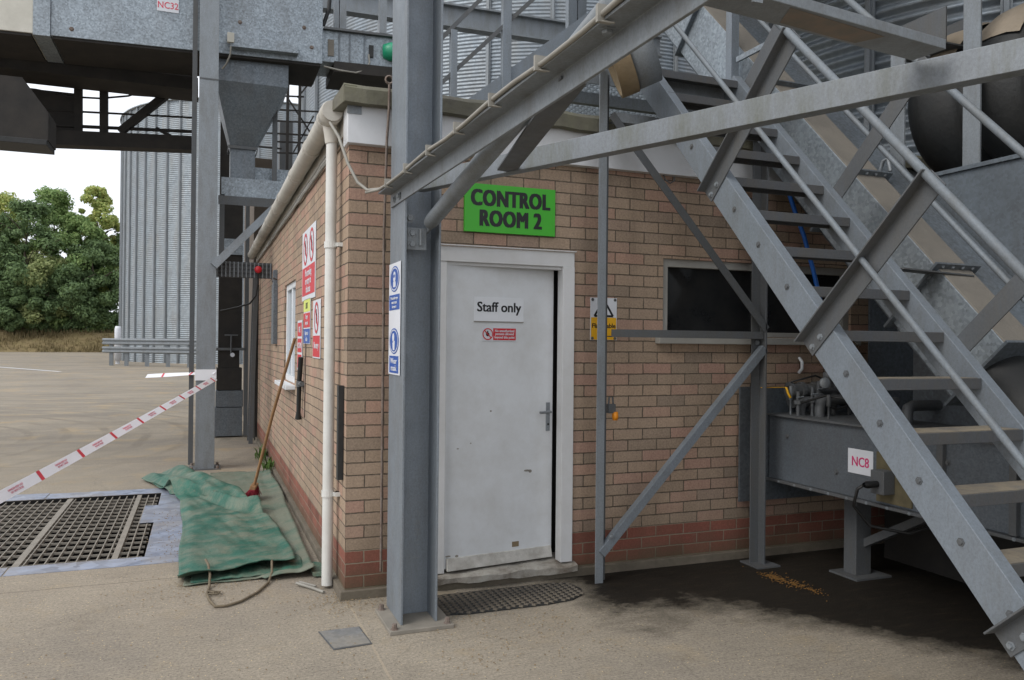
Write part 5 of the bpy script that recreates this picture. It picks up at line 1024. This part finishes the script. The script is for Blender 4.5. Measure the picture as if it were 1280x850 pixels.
def inside(x, y): 
    c_ = False; j = len(out)-1
    for i in range(len(out)):
        if (out[i][1] > y) != (out[j][1] > y) and x < (out[j][0]-out[i][0])*(y-out[i][1])/(out[j][1]-out[i][1])+out[i][0]: c_ = not c_
        j = i
    return c_
sp = .040
for i in range(28):
    for j in range(12):
        x, y = .38+i*sp, -.53+j*sp+(sp/2 if i % 2 else 0)
        if inside(x, y): mm.lathe([(.0185, .0), (.015, .008), (.006, .009), (.004, .003)], (x, y, .007), n=4, smooth=False)
mm.build('rings', 'mat_rubber', T)
gm = MB()
for i in range(420):
    k_ = random.random()**1.6; r = abs(random.gauss(0, .045)); a = random.uniform(0, 2*PI); x, y = 2.74+.06*k_+r*math.cos(a), -.44-.42*k_+r*math.sin(a)*1.3; s_ = random.uniform(.002, .0045); gm.box((x-s_, y-s_*.6, 0.002), (x+s_, y+s_*.6, .002+s_))
tag(gm.build('spilled_grain', 'grain'), 'patch of spilled golden grain on the dark wet ground by the right frame post', 'grain', kind='stuff')
gm = MB()
for i in range(1300):
    x, y = random.choice([(random.uniform(-2, 1.2), random.uniform(-1.3, .6)), (random.gauss(-.75, .25), random.gauss(.5, .2)), (random.gauss(-1.0, .12), random.uniform(1.2, 3)), (random.gauss(.0, .15), random.gauss(-.05, .12)), (random.uniform(.3, 1.2), random.uniform(-1.3, -.5))]); s_ = random.uniform(.0015, .004); gm.box((x-s_, y-s_*.7, .005), (x+s_, y+s_*.7, .005+s_))
tag(gm.build('grit', plain('husk_and_grit', '#98866a', .9, 0, .45, 30)), 'loose grain husks and grit scattered over the concrete', 'grit', kind='stuff')
for i, (x, y, n_, lb) in enumerate(((-.07, 6.0, 60, 'small green weed growing at the foot of the left wall'), (-.06, 4.95, 30, 'tiny weed between the tarpaulin and the far wall foot'))):
    wd = MB()
    for k in range(n_):
        a = random.uniform(0, 2*PI); r = random.uniform(.02, .12); b_ = Vector((x+random.gauss(0, .03), y+random.gauss(0, .08), 0)); e = b_+Vector((math.cos(a)*r, math.sin(a)*r, random.uniform(.05, .2))); s_ = Vector((-math.sin(a), math.cos(a), 0))*.012
        wd.add([b_-s_*.3, (b_+e)/2-s_+Vector((0, 0, .03)), e, (b_+e)/2+s_+Vector((0, 0, .03))], [(0, 1, 2, 3)])
    tag(wd.build('weed', 'weed'), lb, 'weed')
tag(MB().tube([(-.24, .36, .02), (-.16, .26, .012), (-.1, .15, .01)], .01, 6).tube([(-.22, .38, .02), (-.13, .28, .012)], .008, 6).build('offcuts', 'cable'), 'white strip offcuts on the ground at the downpipe foot', 'scrap')
T = thing('shade_deck', 'unseen steel plates added high above the stairs to shade the right side', 'deck', (4.2, -3, 4.9))  # added out of view, only to keep sky light off the right side
MB().box((2.9, -5.6, 4.9), (6.6, -.9, 4.94)).build('plate', 'gantry', T)
for y in (-5, -3.3, -1.2): MB().box((2.9, y-.06, 4.65), (6.6, y+.06, 4.897)).build('joist', 'gantry', T)
MB().box((3.1, -.88, 5.7), (5.25, 3.2, 5.74)).build('plate', 'gantry', T)  # second unseen plate, added to dim the silo behind the stairs
silo('shade_silo', (9.9, -6.6), 4.2, 9.5, .13, 'silo', 'corrugated silo added out of view on the right to block sky light', [math.radians(a) for a in range(120, 250, 17)], 0, 90, PI*.5, PI*1.5, 4, .2)  # unseen extra silo, added to cut sky light from the right
T = thing('shade_casing', 'added casing coloured dark as shade right of the trough conveyor', 'building', (5.2, -2.6, 0))
MB().box((3.85, -4.6, 0), (5.6, -.35, .96)).build('casing', 'gantry', T, .004)  # invented casing; its dark colour stands in for the shade here
#==LIGHT==
W = bpy.data.worlds.new('World'); SC.world = W; W.use_nodes = True; nt = W.node_tree
sky = nt.nodes.new('ShaderNodeTexSky'); sky.sky_type = 'NISHITA'; sky.sun_disc = False
EL, AZ = math.radians(44), math.radians(-108)    # azimuth of the sun, from +Y clockwise
sky.sun_elevation = EL; sky.sun_rotation = AZ; sky.air_density = 1.; sky.dust_density = 4.
hs = nt.nodes.new('ShaderNodeHueSaturation'); hs.inputs['Saturation'].default_value = .28; nt.links.new(sky.outputs[0], hs.inputs['Color'])
mx = nt.nodes.new('ShaderNodeMix'); mx.data_type = 'RGBA'; mx.inputs[0].default_value = .75
# even cloud sheet
nz_ = nt.nodes.new('ShaderNodeTexNoise'); nz_.inputs['Scale'].default_value = 2.2; nz_.inputs['Detail'].default_value = 5
tcw = nt.nodes.new('ShaderNodeTexCoord'); nt.links.new(tcw.outputs['Generated'], nz_.inputs['Vector'])
cr = nt.nodes.new('ShaderNodeValToRGB'); cr.color_ramp.elements[0].color = (11.2, 11.7, 12.6, 1); cr.color_ramp.elements[1].color = (14, 14.4, 15.2, 1); cr.color_ramp.elements[0].position = .3; cr.color_ramp.elements[1].position = .7
nt.links.new(nz_.outputs['Fac'], cr.inputs['Fac']); nt.links.new(hs.outputs[0], mx.inputs[6]); nt.links.new(cr.outputs[0], mx.inputs[7])
bg = nt.nodes['Background']; nt.links.new(mx.outputs[2], bg.inputs['Color']); bg.inputs['Strength'].default_value = .088
sl = bpy.data.lights.new('sun', 'SUN'); sl.energy = 1.2; sl.angle = math.radians(30); sl.color = (1, .96, .9)
so = bpy.data.objects.new('sun', sl); COL.objects.link(so)
sv = Vector((math.sin(AZ)*math.cos(EL), math.cos(AZ)*math.cos(EL), math.sin(EL))); so.rotation_euler = sv.to_track_quat('Z', 'Y').to_euler()
SC.view_settings.view_transform = 'Standard'; SC.view_settings.look = 'None'; SC.view_settings.exposure = 0.38; SC.view_settings.gamma = 1
SC.render.engine = 'CYCLES'
